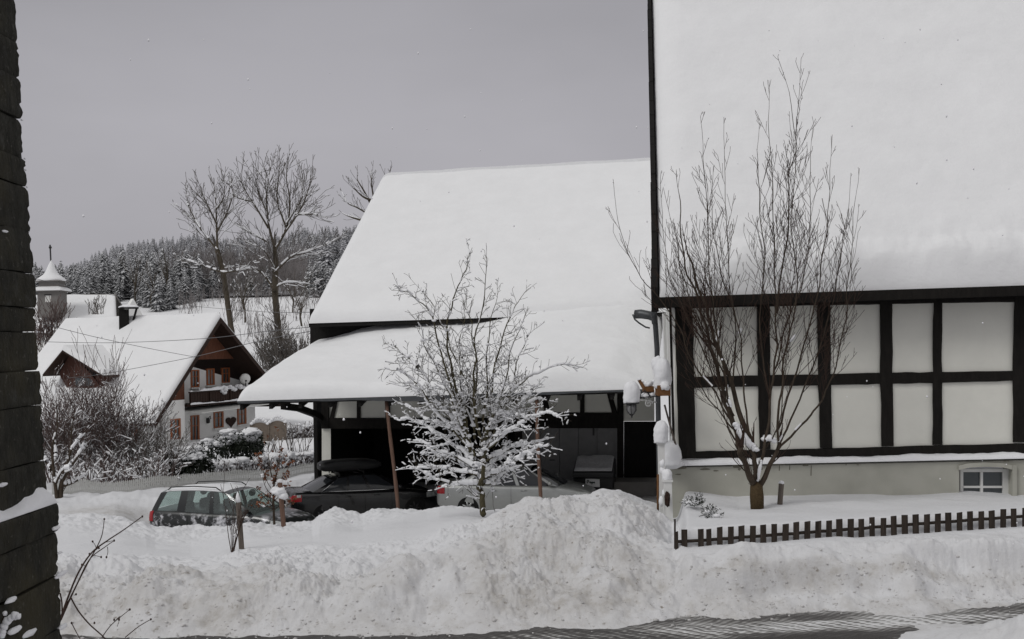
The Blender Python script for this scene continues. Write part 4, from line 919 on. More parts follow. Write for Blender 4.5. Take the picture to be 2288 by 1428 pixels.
mb.build('dormer_roof', M['dark_brown'], dm)
mb = MB(); slab(mb, bl_+depth, bl_+fo, ap+depth, ap+fo, 20, 14, .30, .22, (1, 1, 0, 1), amp=.05, seed=41); slab(mb, b2+fo, b2+depth, ap+fo, ap+depth, 20, 14, .30, .22, (1, 1, 0, 1), amp=.05, seed=42); mb.build('dormer_snow', M['roof_snow'], dm, smooth=True)
mb = MB(); w = dp(168, 845, -.03); w2 = dp(205, 862, -.03); mb.prism([V(w.x, w.y, w2.z), V(w2.x, w2.y, w2.z), V(w2.x, w2.y, w.z), w], HG*.02); mb.build('dormer_window', M['pane'], dm)
# satellite dish on a mast beside the balcony
c = hp(548, 847, bf-.7); d = thing('satellite_dish', 'round white satellite dish at the right end of the wooden balcony', 'satellite dish', tuple(c+V(0, 0, -.9)))
mb = MB(); prof = [(.01, .02), (.2, .03), (.38, .09), (.48, .17), (.50, .17), (.40, .06), (.2, -.01), (.01, -.03)]
rot = Matrix.Rotation(math.radians(-82), 3, 'X'); rot = Matrix.Rotation(math.radians(25), 3, 'Z')@rot
tmp = MB(); tmp.lathe(prof, (0, 0, 0), 20, 'z'); mb.add([c+rot@(Vector((p[0], p[1], p[2]-.05))*.72) for p in tmp.v], tmp.f); mb.build('reflector', M['white_paint'], d, smooth=True)
mb = MB(); mb.tube([c+V(0, .1, -.9), c+V(0, .1, 0)], .035, 8); mb.tube([c+V(0, 0, -.4), c+V(.2, -.6, -.1)], .02, 6); mb.box(tuple(c+V(.2, -.6, -.1)), (.1, .14, .1)); mb.build('mast', M['iron'], d, smooth=True)

# ================================================================== CHURCH
YC = 116
ch = thing('church', 'white church with snow-covered nave roof, small slate belfry and snowy bell-shaped spire', 'church', tuple(P(150, 800, YC)))
r0, r1 = P(60, 658, YC+5), P(259, 657, YC+5); e0, e1 = P(30, 742, YC-2), P(262, 748, YC-2)
mb = MB(); deck(mb, e0, e1, r0, r1, .3); kb = V(0, 7, -4.2); deck(mb, r1+V(0, .02, 0), r0+V(0, .02, 0), r1+kb, r0+kb, .3); mb.build('nave_roof', M['lead'], ch)
mb = MB(); slab(mb, e0, e1, r0-V(0, 0, .3), r1-V(0, 0, .3), 40, 20, .4, .5, (1, 1, 1, 1), amp=.08, nsc=.2, seed=51); mb.build('nave_snow', M['roof_snow'], ch, smooth=True)
mb = MB(); a = P(60, 742, YC-1.5); b = P(255, 744, YC-1.5); mb.box8([V(a.x, a.y, -4), V(b.x, b.y, -4), V(b.x, b.y+12, -4), V(a.x, a.y+12, -4), V(a.x, a.y, e0.z-.05), V(b.x, b.y, e0.z-.05), V(b.x, b.y+12, e0.z-.05), V(a.x, a.y+12, e0.z-.05)])
mb.prism([V(b.x, b.y+.1, e0.z-.05), V(b.x, b.y+12, e0.z-.05), V(b.x, b.y+6, r1.z-.6)], V(-.3, 0, 0)); mb.build('nave_wall', M['white_plaster'], ch)
mpx = YC/F
tc = P(117, 690, YC); tz = lambda y: P(115, y, YC).z
def ring4(hw, z, dx=0): return [V(tc.x+dx-hw, tc.y-hw, z), V(tc.x+dx+hw, tc.y-hw, z), V(tc.x+dx+hw, tc.y+hw, z), V(tc.x+dx-hw, tc.y+hw, z)]
mb = MB(); mb.loft([ring4(1.12, tz(710)), ring4(1.12, tz(651))], True, True, True); mb.loft([ring4(1.0, tz(650.9)), ring4(1.0, tz(629))], True, True, True)
mb.loft([ring4(1.50, tz(652.2)), ring4(1.50, tz(650.8))], True, True, True); mb.loft([ring4(1.34, tz(630)), ring4(1.34, tz(628.4))], True, True, True); bf_ = mb.build('belfry', M['lead'], ch)
mb = MB(); mb.quad(*[V(tc.x+x, tc.y-1.125, z) for x, z in ((-.28, tz(676)), (.35, tz(676)), (.35, tz(660)), (-.28, tz(660)))]); mb.build('louvre', M['white_picket'], bf_)
mb = MB(); mb.quad(*[V(tc.x+x, tc.y-1.16, z) for x, z in ((-.36, tz(661.5)), (.42, tz(661.5)), (.42, tz(659)), (-.36, tz(659)))]); mb.build('louvre_shadow', M['iron'], bf_)
mb = MB(); rr = []
for hw, y in ((1.52, 650.7), (1.53, 649), (1.42, 645.5), (1.2, 642.5), (.9, 640.5)): rr.append(ring4(hw, tz(y)))
mb.loft(rr, True, True, True)
n8 = 16; rr = []
for hw, y in ((1.34, 628.3), (1.37, 626.2), (1.28, 623), (1.02, 618.5), (.76, 613), (.56, 606), (.42, 599), (.27, 591.5), (.12, 585.5), (.03, 580)):
    rr.append([V(tc.x-.08+hw*math.cos(2*math.pi*k/n8)*(1.12 if hw > 1 else 1), tc.y+hw*math.sin(2*math.pi*k/n8), tz(y)) for k in range(n8)])
mb.loft(rr, True, True, True); mb.build('spire_snow', M['roof_snow'], ch, auto=50)
mb = MB(); mb.tube([V(tc.x-.1, tc.y, tz(590)), V(tc.x-.18, tc.y, tz(547))], .085, 6); mb.blob((tc.x-.16, tc.y, tz(553)), .18, 1, 0); mb.build('finial', M['iron'], ch)

# ================================================================== SLATE WALL IN THE FOREGROUND
wall = thing('slate_wall', 'dark rough slate-clad wall end close to the camera with a snowy ledge', 'wall', tuple(P(60, 1428, 3.5)))
EDGE = [(-80, 30), (0, 35), (270, 50), (430, 62), (600, 75), (760, 85), (1000, 97), (1110, 104)]
def edge(y): return float(np.interp(y, [e[0] for e in EDGE], [e[1] for e in EDGE]))
random.seed(21)
def course(mb, y0, y1, ef, Yend, th_, prot, steps=9):
    """one slate course: face towards +X runs from the end at Yend back past the camera, ragged end"""
    NZ, NYY = steps, 26; rows = []
    for i in range(NZ+1):
        t = i/NZ; y = y0*(1-t)+y1*t; e = P(ef(y), y, Yend); row = []
        nick = random.uniform(0, 1)
        for j in range(NYY+1):
            s = (j/NYY)**1.6; yy = Yend-(Yend-1.6)*s
            dz = .006*mnoise.noise(V(yy*5, y0*.3, 3))+.022*(yy-Yend)*(.35 if y0 < 1100 else .2)
            x = e.x+prot+.003*mnoise.noise(V(yy*9, e.z*14, y0))+.003*mnoise.noise(V(yy*22, e.z*40, 1))
            if j == 0: yy += .006*mnoise.noise(V(e.z*40, y0, 0))-(.018 if nick < .12 else 0); x -= (.003+.002*random.random() if i in (0, NZ) else .003*random.random())
            if j == 1: x -= .002
            if i in (0, NZ): x -= .003
            row.append(V(x, yy, e.z+dz))
        rows.append(row)
    w = NYY+1; mb.add([p for r in rows for p in r], [(a*w+b, a*w+b+1, (a+1)*w+b+1, (a+1)*w+b) for a in range(NZ) for b in range(NYY)])
    top, bot = rows[0], rows[-1]; k = V(-th_, 0, 0)
    mb.add(top+[p+k for p in top], [(i, i+w, i+1+w, i+1) for i in range(NYY)]); mb.add(bot+[p+k for p in bot], [(i, i+1, i+1+w, i+w) for i in range(NYY)])
    endc = [r[0] for r in rows]; q = len(endc); mb.add(endc+[p+k for p in endc], [(i, i+1, i+1+q, i+q) for i in range(q-1)])
mb = MB(); ys_ = [-90, -8, 95, 178, 268, 355, 418, 518, 612, 688, 742, 828, 905, 1028, 1112]
for y0, y1 in zip(ys_[:-1], ys_[1:]): course(mb, y0+1, y1-1, edge, 3.62, .25, random.uniform(-.005, .005), 12)
mb.build('slate_course', M['slate'], wall, auto=60)
mb = MB(); eb = lambda y: float(np.interp(y, [1100, 1180, 1280, 1330, 1428, 1520], [130, 131, 134, 136, 142, 146]))
for y0, y1 in ((1124, 1188), (1188, 1284), (1284, 1400), (1400, 1530)): course(mb, y0+1.5, y1-1.5, eb, 3.60, .3, random.uniform(-.006, .006), 12)
mb.build('plinth_course', M['slate'], wall, auto=60)
mb = MB(); p = [P(30, -90, 3.6), P(98, 1112, 3.6)]
mb.prism([V(p[0].x-.03, 1.6, p[0].z), V(p[0].x-.03, 3.58, p[0].z), V(p[1].x-.03, 3.58, p[1].z), V(p[1].x-.03, 1.6, p[1].z)], (-.2, 0, 0))
p = [P(120, 1120, 3.57), P(134, 1540, 3.57)]; mb.prism([V(p[0].x-.04, 1.6, p[0].z), V(p[0].x-.04, 3.55, p[0].z), V(p[1].x-.04, 3.55, p[1].z), V(p[1].x-.04, 1.6, p[1].z)], (-.25, 0, 0)); mb.build('core', M['dark_boards'], wall)
mb = MB(); c10 = P(128, 1124, 3.62); c00 = V(c10.x, 1.7, c10.z-.005); 
slab(mb, c00+V(.004, 0, 0), c10+V(.004, 0, 0), c00+V(-.16, 0, .0), c10+V(-.16, 0, .0), 70, 14, .062, .06, (1, 1, 0, 0), amp=.25, nsc=3, seed=61)
random.seed(9)
for (x, y, s) in [(8, 517, .008), (3, 1083, .012), (22, 1341, .016), (60, 1415, .022), (30, 1408, .02), (122, 1180, .014), (134, 1282, .018), (128, 1288, .013), (137, 1400, .017), (131, 1235, .008)]:
    d_ = 3.15+.45*x/130; q = P(x, y, d_); mb.blob(q+V(.004, 0, 0), (s*.6, s*2.2, s*.5), 2, .4, 2, int(x))
for y in (268, 355, 380, 418, 612, 742): q = P(edge(y)-1, y, 3.625); mb.blob(q, (.004, .006, .004), 1, .5, 2, int(y))
mb.build('ledge_snow', M['snow_blob'], wall, smooth=True)
#@@PART3
# ================================================================== FENCES
def fY(px): return float(np.interp(px, [1500, 1530, 1640, 1800, 2288, 2700], [13.93, 13.99, 14.09, 14.235, 14.735, 15.15]))
fence = thing('picket_fence', 'short brown wooden picket fence half buried in snow along the garden', 'fence', tuple(P(1900, 1200, fY(1900))))
random.seed(31); xs = [1513, 1530, 1567, 1585]+[1609+24.35*i for i in range(34)]
for i, x in enumerate(xs):
    yt = float(np.interp(x, [1513, 1609, 2267, 2500], [1186, 1179, 1137, 1122]))+random.uniform(-1.6, 1.6); yb = yt+62; Y = fY(x); tw = random.uniform(-1.2, 1.2); w = random.uniform(5.6, 6.9)
    if i == 0: w = 3.4; yt += 4
    a0, a1, b0, b1 = P(x-w+tw, yt+random.uniform(0, 1.2), Y), P(x+w+tw, yt+random.uniform(-1.2, .6), Y), P(x-w, yb, Y), P(x+w, yb, Y); k = V(0, .022, 0); e = .004
    mb = MB(); mb.loft([[b0+k, b0+V(0, e, 0), b0+V(e, 0, 0), b1-V(e, 0, 0), b1+V(0, e, 0), b1+k], [a0+k, a0+V(0, e, 0), a0+V(e, 0, 0), a1-V(e, 0, 0), a1+V(0, e, 0), a1+k]], True, True, True); mb.build('picket', M['picket_wood'], fence)
mb = MB(); pts = []
for x in range(1512, 2440, 20): pts.append(P(x, float(np.interp(x, [1512, 1607, 2267, 2500], [1211, 1204.5, 1155, 1138]))+random.uniform(-.8, .8), fY(x)+.046))
mb.tube(pts, .023, 6); mb.build('rail', M['picket_wood'], fence)
mb = MB(); mb.tube([P(1508, 1226, 13.97), P(1508, 1160, 13.97)], .012, 6); mb.build('end_rod', M['picket_wood'], fence)

wf = thing('picket_fence', 'low white picket fence far behind the parked cars, below the gabled house', 'fence', tuple(P(430, 1090, 43)))
FA, FB = P(118, 1113, 39.6), P(735, 1046, 48.2); FA.z = FB.z = -5.2; N_ = 150
mb = MB(); dn_ = (FB-FA).normalized(); ht = .47
for i in range(N_):
    p = FA+(FB-FA)*(i/N_); p.z = hz(p.x, p.y)-.05; w = dn_*.032; k = V(0, .02, 0)
    h_ = ht+random.uniform(-.015, .015); a = [p-w, p+w, p+w+V(0, 0, h_), p+V(0, 0, h_+.05), p-w+V(0, 0, h_)]; mb.prism(a, k)
mb.build('picket_panel', M['white_picket'], wf)
mb = MB()
for f in (.12, .32): mb.tube([V((FA+(FB-FA)*t).x, (FA+(FB-FA)*t).y+.04, hz((FA+(FB-FA)*t).x, (FA+(FB-FA)*t).y)-.05+f) for t in [i/30 for i in range(31)]], .028, 5)
mb.build('rail', M['white_picket'], wf)

# arched woven gate panels by the gabled house
c = P(598, 980, 66); g = thing('garden_screen', 'pair of arched woven wooden screen panels with snow, right of the gabled house', 'screen', tuple(c))
for i in range(2):
    x0, x1 = (560, 600) if i == 0 else (601, 639); yb = 990; yo = -i*4
    mb = MB(); arch = [(x0, 953+yo)]+[(x0+(x1-x0)*k/8, 953+yo-9*math.sin(math.pi*(.08+.84*k/8))) for k in range(1, 8)]+[(x1, 953+yo)]
    mb.prism([P(*q, 66) for q in arch]+[P(x1, yb, 66), P(x0, yb, 66)], (0, .05, 0)); mb.build('woven_panel', M['wicker'], g)
    mb = MB(); mb.tube([P(x0, yb, 66), P(x0, 950+yo, 66)], .05, 6); mb.tube([P(x1, yb, 66), P(x1, 948+yo, 66)], .05, 6)
    mb.tube([P(x0+(x1-x0)*k/10, 951+yo-17*math.sin(math.pi*k/10)**.8, 66) for k in range(11)], .045, 6)
    for k in range(1, 9): xx = x0+(x1-x0)*k/9; mb.tube([P(xx, 946+yo-7*math.sin(math.pi*k/9), 66), P(xx, 951+yo-16*math.sin(math.pi*k/9), 66)], .015, 4)
    mb.build('arch_frame', M['wicker'], g, smooth=True)
    mb = MB()
    for k in range(9): xx = x0+(x1-x0)*(k+.5)/9; mb.blob(P(xx, 949+yo-15*math.sin(math.pi*(k+.5)/9), 65.95), (.13, .08, .10), 1, .3, 2, k)
    mb.build('snow', M['snow_blob'], g, smooth=True)

# ================================================================== CARS
def bool_cut(mb, cutters):
    """returns mesh data of mb with cylinder cutters removed (exact boolean)"""
    me = mb.mesh('tmp', [M['interior']]); o = bpy.data.objects.new('tmp', me); col.objects.link(o); cs = []
    for c in cutters:
        cm = c.mesh('tmpc', [M['interior']]); co = bpy.data.objects.new('tmpc', cm); col.objects.link(co); cs.append(co)
        md = o.modifiers.new('b', 'BOOLEAN'); md.operation = 'DIFFERENCE'; md.object = co; md.solver = 'EXACT'
    dg = bpy.context.evaluated_depsgraph_get(); ev = o.evaluated_get(dg); m2 = ev.to_mesh()
    r = MB(); r.add([tuple(v.co) for v in m2.vertices], [tuple(p.vertices) for p in m2.polygons]); ev.to_mesh_clear()
    for q in cs+[o]: me_ = q.data; bpy.data.objects.remove(q); bpy.data.meshes.remove(me_)
    return r
def car(name, label, loc, rz, L, Wd, H_, deckp, belt, roofp, sides, fwx, rwx, wr, paint, glass, rim='alloy', see=False, chrome=False, tail=None, head=None, group='cars parked in the yard'):
    """x from rear 0 to front L (local origin at mid length); deckp [(x,z,halfwidth)] lower body top; sides [(xb,xt,kind)] greenhouse division lines"""
    root = thing(name, label, 'car', loc, rz, group); w2 = Wd/2; inv0 = WM[root.name]; WM[root.name] = Matrix.Identity(4)   # local building
    xo = L/2; dx = [d[0] for d in deckp]
    def top(x): return float(pchip(dx, [d[1] for d in deckp], np.array([x]))[0])
    def hw(x): return w2*float(pchip(dx, [d[2] for d in deckp], np.array([x]))[0])
    mb = MB(); rings = []; st = np.unique(np.concatenate([np.linspace(0, L, 30), [.03, .08, .15, L-.03, L-.08, L-.15]]))
    for x in st:
        h = hw(x); zt = top(x); zb = .20+.18*max(0, 1-x/.35)+.12*max(0, 1-(L-x)/.3)
        zb = min(zb, zt-.2); zm = zb+(zt-zb)*.55
        half = [(0, zb), (h*.88, zb), (h*.965, zb+.06), (h*.985, zb+(zt-zb)*.3), (h, zm), (h*.985, zt-.13), (h*.955, zt-.05), (h*.90, zt-.008), (h*.6, zt+.02), (0, zt+.032)]
        ring = [(x-xo, y, z) for y, z in half]+[(x-xo, -y, z) for y, z in half[-2:0:-1]]
        rings.append([Vector(q) for q in ring])
    mb.loft(rings, True, True, True); cut = []
    for x in (fwx, rwx):
        for s in (-1, 1):
            c = MB(); c.lathe([(wr*1.13, -.02), (wr*1.13, .34)], (0, 0, 0), 36, 'y')
            cc = MB(); cc.add([(p[0]+x-xo, s*(p[1]+w2-.26), p[2]+wr) for p in c.v], c.f if s > 0 else [tuple(reversed(f)) for f in c.f]); cut.append(cc)
    body = bool_cut(mb, cut); bo = body.build('body', paint, root, auto=35)
    # greenhouse
    rx = [q[0] for q in roofp]
    def rtop(x): return float(pchip(rx, [q[1] for q in roofp], np.array([x]))[0])
    yt_ = lambda x: w2*.73; 
    def spt(xb, xt, t, s):
        zb = top(xb)-.012; zt = rtop(xt)-.045; x = xb+(xt-xb)*t; yb = hw(xb)*.915; y = yb+(yt_(xt)-yb)*(t**1.25); return V(x-xo, s*y, zb+(zt-zb)*t)
    pil = MB(); NS = 5
    for s in (-1, 1):
        for (l0, l1) in zip(sides[:-1], sides[1:]):
            kind = l0[2]; rows = []
            for t in [k/NS for k in range(NS+1)]:
                rows.append([spt(l0[0]+(l1[0]-l0[0])*q/3, l0[1]+(l1[1]-l0[1])*q/3, t, s) for q in range(4)])
            tgt = pil
            if kind == 'w': tgt = MB()
            vs = [p for r in rows for p in r]; fs = [(a*4+b, a*4+b+1, (a+1)*4+b+1, (a+1)*4+b) for a in range(NS) for b in range(3)]
            if s > 0: fs = [tuple(reversed(f)) for f in fs]
            tgt.add(vs, fs)
            if kind == 'w': tgt.build('side_window', glass, root, smooth=True)
    # roof panel
    x0, x1 = sides[0][1], sides[-1][1]; rows = []; nx = 18
    for i in range(nx+1):
        x = x0+(x1-x0)*i/nx; y = yt_(x); z = rtop(x); rows.append([V(x-xo, y*k, z-.045*abs(k)**3.2) for k in (-1, -.92, -.75, -.4, 0, .4, .75, .92, 1)])
    pil.loft(rows, False)
    pil.build('roof_pillars', paint, root, smooth=True)
    def screen(xb, xt, bul, nm):
        rows = []
        for i in range(7):
            t = i/6; row = []
            for k in np.linspace(-1, 1, 9):
                a = spt(xb, xt, t, 1); zc = a.z+(.045 if t == 1 else .045*t+.03*(1-t))*(1-abs(k)**3.2); row.append(V(a.x+bul*(1-k*k)*(1-.4*t), a.y*k, zc))
            rows.append(row)
        m_ = MB(); m_.loft(rows, False); m_.build(nm, glass, root, smooth=True)
    screen(sides[0][0], sides[0][1], -.12, 'rear_window'); screen(sides[-1][0], sides[-1][1], .22, 'windscreen')
    # trims
    if chrome:
        m_ = MB()
        for s in (-1, 1):
            w_ = [q for q in sides]; a, b = sides[1], sides[-2]
            pts = [spt(a[0], a[1], t, s)+V(0, s*.006, 0) for t in (.75, .5, .25, .03)]+[spt(a[0]+(b[0]-a[0])*t, a[1], .03, s)+V(0, s*.008, 0) for t in (.2, .4, .6, .8, 1)]
            m_.tube(pts, .014, 6)
        m_.build('window_trim', M['chrome'], root, smooth=True)
    # interior
    m_ = MB(); sx = [.42*L, .60*L]
    if see:
        for x in sx+[.25*L]:
            for s in (-.38, .38):
                zb = belt
                m_.box((x-xo-.1, s, zb-.05+.10), (.14, .44, .34), 0, bev=.05); m_.blob((x-xo-.14, s, zb+.40), (.07, .14, .10), 2, 0)
        m_.tube([V(.66*L-xo+.18*math.cos(a)*.35, .38+.19*math.cos(a), belt+.12+.19*math.sin(a)) for a in np.linspace(0, 2*math.pi, 17)], .016, 6)
        m_.box((.70*L-xo, 0, belt+.0), (.35, 1.3, .12), 0, bev=.04)
        m_.build('seats', M['interior'], root, smooth=False)
    # wheels
    for x in (fwx, rwx):
        for s in (-1, 1):
            c = (x-xo, s*(w2-.11), wr); m_ = MB(); m_.lathe([(wr*.62, -.09), (wr*.93, -.1), (wr, -.06), (wr, .06), (wr*.93, .1), (wr*.62, .09)], c, 32, 'y'); ty = m_.build('wheel', M['rubber'], root, auto=40)
            m_ = MB(); oy = s*.055
            m_.lathe([(wr*.66, 0), (wr*.64, s*.05), (wr*.58, s*.055), (wr*.55, s*.02), (.02, s*.015)], (c[0], c[1]+oy*.6, c[2]), 32, 'y')
            for k in range(7):
                a = 2*math.pi*k/7; m_.tube([V(c[0]+.03*math.cos(a), c[1]+s*.085, c[2]+.03*math.sin(a)), V(c[0]+wr*.58*math.cos(a), c[1]+s*.075, c[2]+wr*.58*math.sin(a))], [.035, .024], 6)
            m_.blob((c[0], c[1]+s*.085, c[2]), (.05, .02, .05), 2, 0); m_.build('rim', M[rim], ty, smooth=True)
            m_ = MB(); m_.lathe([(wr*1.10, -s*.16), (wr*1.10, -s*.15), (.02, -s*.15)], (c[0], c[1], c[2]), 24, 'y'); m_.build('wheel_well', M['interior'], bo)
    # lamps: patches wrapped round the corners, following the body surface
    def lamp(nm, mt, x0, x1, z0, z1, s, off=.006):
        rows = []
        for i in range(9):
            x = x0+(x1-x0)*i/8; zz = []
            for k in range(5):
                z = z0+(z1-z0)*k/4; zt = top(x); tt = max(0, (z-(zt-.13))/.13); h = hw(x)*(.995-.05*max(0, tt)); 
                xx = x-xo; zz.append(V(xx+(-off if x < L/2 else off), s*(h+off), min(z, zt-.01)))
            rows.append(zz)
        xe = rows[0 if x0 < L/2 else -1]
        endx = [V(p.x+(-.012 if x0 < L/2 else .012), p.y*.72, p.z) for p in xe]
        if x0 < L/2: rows.insert(0, endx)
        else: rows.append(endx)
        m_ = MB(); m_.loft(rows, False); m_.build(nm, mt, root, smooth=True)
    if tail:
        for s in (-1, 1): lamp('tail_light', M['red_lens'], tail[0], tail[1], tail[2], tail[3], s)
    if tail and len(tail) > 4:
        for s in (-1, 1): lamp('reversing_light', M['clear_lens'], tail[1]-.13, tail[1]-.02, tail[3]-.07, tail[3]+.0, s, .010)
    if head:
        for s in (-1, 1): lamp('headlight', M['clear_lens'], head[0], head[1], head[2], head[3], s)
    # mirrors, handles, door seams
    for s in (-1, 1):
        a = spt(sides[-2][0]+.02, sides[-2][1], .12, s); m_ = MB(); m_.blob((a.x+.05, a.y+s*.12, a.z+.04), (.07, .11, .07), 2, 0); m_.tube([a, V(a.x+.05, a.y+s*.1, a.z+.03)], .02, 6); m_.build('mirror', paint, root, smooth=True)
        m_ = MB()
        for xx in (.37*L, .56*L): h = hw(xx); m_.tube([V(xx-xo-.10, s*(h*.985+.012), belt-.15), V(xx-xo+.06, s*(h*.985+.014), belt-.14)], .014, 6)
        m_.build('door_handle', paint, root, smooth=True)
        m_ = MB()
        for (xb) in (.30*L, .475*L, .655*L):
            pts = []
            for z in (.30, .5, .68, belt-.13, belt-.04): 
                zt = top(xb); zb = .20; zm = zb+(zt-zb)*.55; h = hw(xb); y = h*.985 if z < zm*.75 else (h if z < zt-.2 else h*.985 if z < zt-.1 else h*.95); pts.append(V(xb-xo, s*(y+.0005), z))
            m_.tube(pts, .004, 4)
        m_.build('door_seam', M['interior'], bo)
    # bumper strip / plate
    m_ = MB(); m_.box((-xo-.012, 0, .62), (.02, .52, .11)); m_.build('number_plate', M['white_paint'], root)
    WM[root.name] = inv0
    for o in list(root.children): 
        WM[o.name] = inv0
        for q in o.children: WM[q.name] = inv0
    return root, top, rtop, xo
# --- dark people carrier, front turned towards the road
Lc = 4.55
cz = -5.17; px_, Yc = 524, 29.6
pos = P(px_, 1100, Yc)
mpv, tp, rt, xo = car('people_carrier', 'dark people carrier with frozen snow smears on its side, leftmost of the parked cars', (pos.x, Yc, cz), math.radians(-20), Lc, 1.76, 1.62,
    [(0, .86, .80), (.06, .94, .90), (.2, .97, .955), (.8, .98, .995), (2.0, .96, 1.0), (3.0, .95, .995), (3.4, .94, .97), (3.95, .85, .93), (4.35, .73, .82), (4.51, .60, .70), (4.55, .50, .62)], .96,
    [(0, 1.34), (.3, 1.47), (.8, 1.53), (1.6, 1.555), (2.3, 1.53), (2.7, 1.45)],
    [(.10, .34, 'p'), (.32, .56, 'w'), (.98, 1.02, 'p'), (1.24, 1.26, 'w'), (2.02, 1.96, 'p'), (2.16, 2.08, 'w'), (2.96, 2.42, 'p'), (3.04, 2.46, 'w'), (3.26, 2.52, 'p'), (3.42, 2.56, 'p')], 3.42, .72, .31, M['snowy_black'], M['car_glass'], see=True, tail=(.03, .22, .68, 1.0), head=(3.92, 4.40, .60, .81))
mb = MB(); inv0 = WM[mpv.name]
g = []
for i in range(15):
    x = .42+(2.35-.42)*i/14; g.append([inv0@V(x-xo, .86*.70*k, rt(x)+.002-.045*abs(k)**3.2+(.03 if 0 < i < 14 and abs(k) < 1 else 0)*(1+.3*mnoise.noise(V(x*3, k*3, 1)))) for k in (-1, -.9, -.7, -.4, 0, .4, .7, .9, 1)])
mb.loft(g, False); mb.build('roof_snow', M['snow_blob'], mpv, smooth=True)
mb = MB()
for s in (-1, 1): mb.tube([inv0@V(x-xo, s*.60, rt(x)+h_) for x, h_ in ((.55, .0), (.65, .07), (1.4, .075), (2.1, .07), (2.25, .0))], .016, 6)
mb.build('roof_rail', M['iron'], mpv, smooth=True)
mb = MB(); mb.tube([inv0@V(3.30-xo, -.45, tp(3.3)+.07), inv0@V(2.95-xo, -.2, 1.22)], .010, 5); mb.build('wiper', M['iron'], mpv)
mb = MB()
for k, s in ((0, 1), (.06, 1)): 
    pass
mb.blob(inv0@V(Lc/2-.02, 0, .5), (.03, .5, .08), 2, .1); mb.build('grille', M['black_plastic'], mpv)
# --- black saloon with roof box
pos = (-4.66, 32.45, -5.0)
blk, tp, rt, xo = car('black_sedan', 'glossy black sedan carrying a long roof box, rear lights towards the road', pos, math.radians(23), 4.52, 1.82, 1.42,
    [(0, .84, .80), (.06, .98, .89), (.25, 1.02, .945), (.9, 1.00, .99), (2.2, .955, 1.0), (3.0, .94, 1.0), (3.3, .93, .985), (3.9, .86, .95), (4.3, .76, .86), (4.47, .64, .74), (4.52, .50, .64)], .95,
    [(1.0, 1.26), (1.4, 1.375), (1.9, 1.42), (2.4, 1.415), (2.8, 1.33)],
    [(.62, 1.24, 'p'), (.86, 1.40, 'w'), (1.62, 1.66, 'p'), (1.70, 1.73, 'w'), (2.28, 2.12, 'p'), (2.38, 2.2, 'w'), (3.2, 2.58, 'p'), (3.42, 2.66, 'p')], 3.68, .92, .33, M['black_paint'], M['glass_dark'], 'dark_alloy', chrome=True, tail=(.02, .30, .76, .95, 1), head=(4.05, 4.44, .62, .76))
inv0 = WM[blk.name]
rb = thing('roof_box', 'long black roof box strapped on the bars of the black sedan', 'roof box', tuple(inv0@V(1.75-xo, 0, 1.5)), math.radians(23))
mb = MB(); rr = []
for t, sy, z0, z1 in [(0, .20, .12, .22), (.03, .30, .06, .30), (.15, .36, .01, .36), (.5, .38, 0, .385), (1.0, .38, 0, .39), (1.5, .38, 0, .37), (1.85, .33, .03, .31), (2.0, .25, .08, .22), (2.04, .15, .12, .17)]:
    q = []
    for y, z in ((-.86, z0+.02), (-1, z0+(z1-z0)*.45), (-1, z0+(z1-z0)*.55), (-.9, z1-.05), (-.6, z1-.008), (0, z1), (.6, z1-.008), (.9, z1-.05), (1, z0+(z1-z0)*.55), (1, z0+(z1-z0)*.45), (.86, z0+.02), (0, z0)): q.append(inv0@V(.98+t*.93-xo, y*sy, 1.49+z*.86))
    rr.append(q)
mb.loft(rr, True, True, True); mb.build('box_shell', M['black_plastic'], rb, auto=50)
mb = MB(); rr2 = [inv0@V(1.0+t*.93-xo, s, 1.49+.16) for s in (-.388,) for t in (.2, 1, 1.7)]; mb.tube(rr2, .012, 5); mb.build('box_seam', M['iron'], rb)
mb = MB()
for x in (1.45, 2.2): mb.tube([inv0@V(x-xo, -.62, rt(x)-.01), inv0@V(x-xo, -.6, 1.475), inv0@V(x-xo, .6, 1.475), inv0@V(x-xo, .62, rt(x)-.01)], .02, 6)
mb.build('roof_bar', M['iron'], blk, smooth=True)
mb = MB(); mb.blob(inv0@V(1.02-xo, -.15, 1.70), (.03, .05, .03), 2, .3); mb.build('snow_patch', M['snow_blob'], rb, smooth=True)
# --- silver saloon
pos = (.10, 31.15, -4.76)
sil, tp, rt, xo = car('silver_sedan', 'silver sedan parked behind the snow-laden tree, facing the waste container', pos, math.radians(-8), 4.55, 1.80, 1.43,
    [(0, .80, .80), (.06, .93, .89), (.25, .97, .945), (.9, .965, .99), (2.2, .935, 1.0), (3.0, .92, 1.0), (3.35, .91, .985), (3.9, .83, .95), (4.32, .70, .86), (4.5, .58, .74), (4.55, .48, .64)], .93,
    [(.9, 1.25), (1.4, 1.38), (1.95, 1.43), (2.4, 1.42), (2.85, 1.33)],
    [(.58, 1.2, 'p'), (.84, 1.36, 'w'), (1.60, 1.66, 'p'), (1.70, 1.74, 'w'), (2.30, 2.14, 'p'), (2.40, 2.22, 'w'), (3.28, 2.62, 'p'), (3.46, 2.69, 'p')], 3.66, .93, .315, M['silver_paint'], M['glass_dark'], tail=(.02, .26, .70, .92), head=(3.98, 4.45, .54, .72))

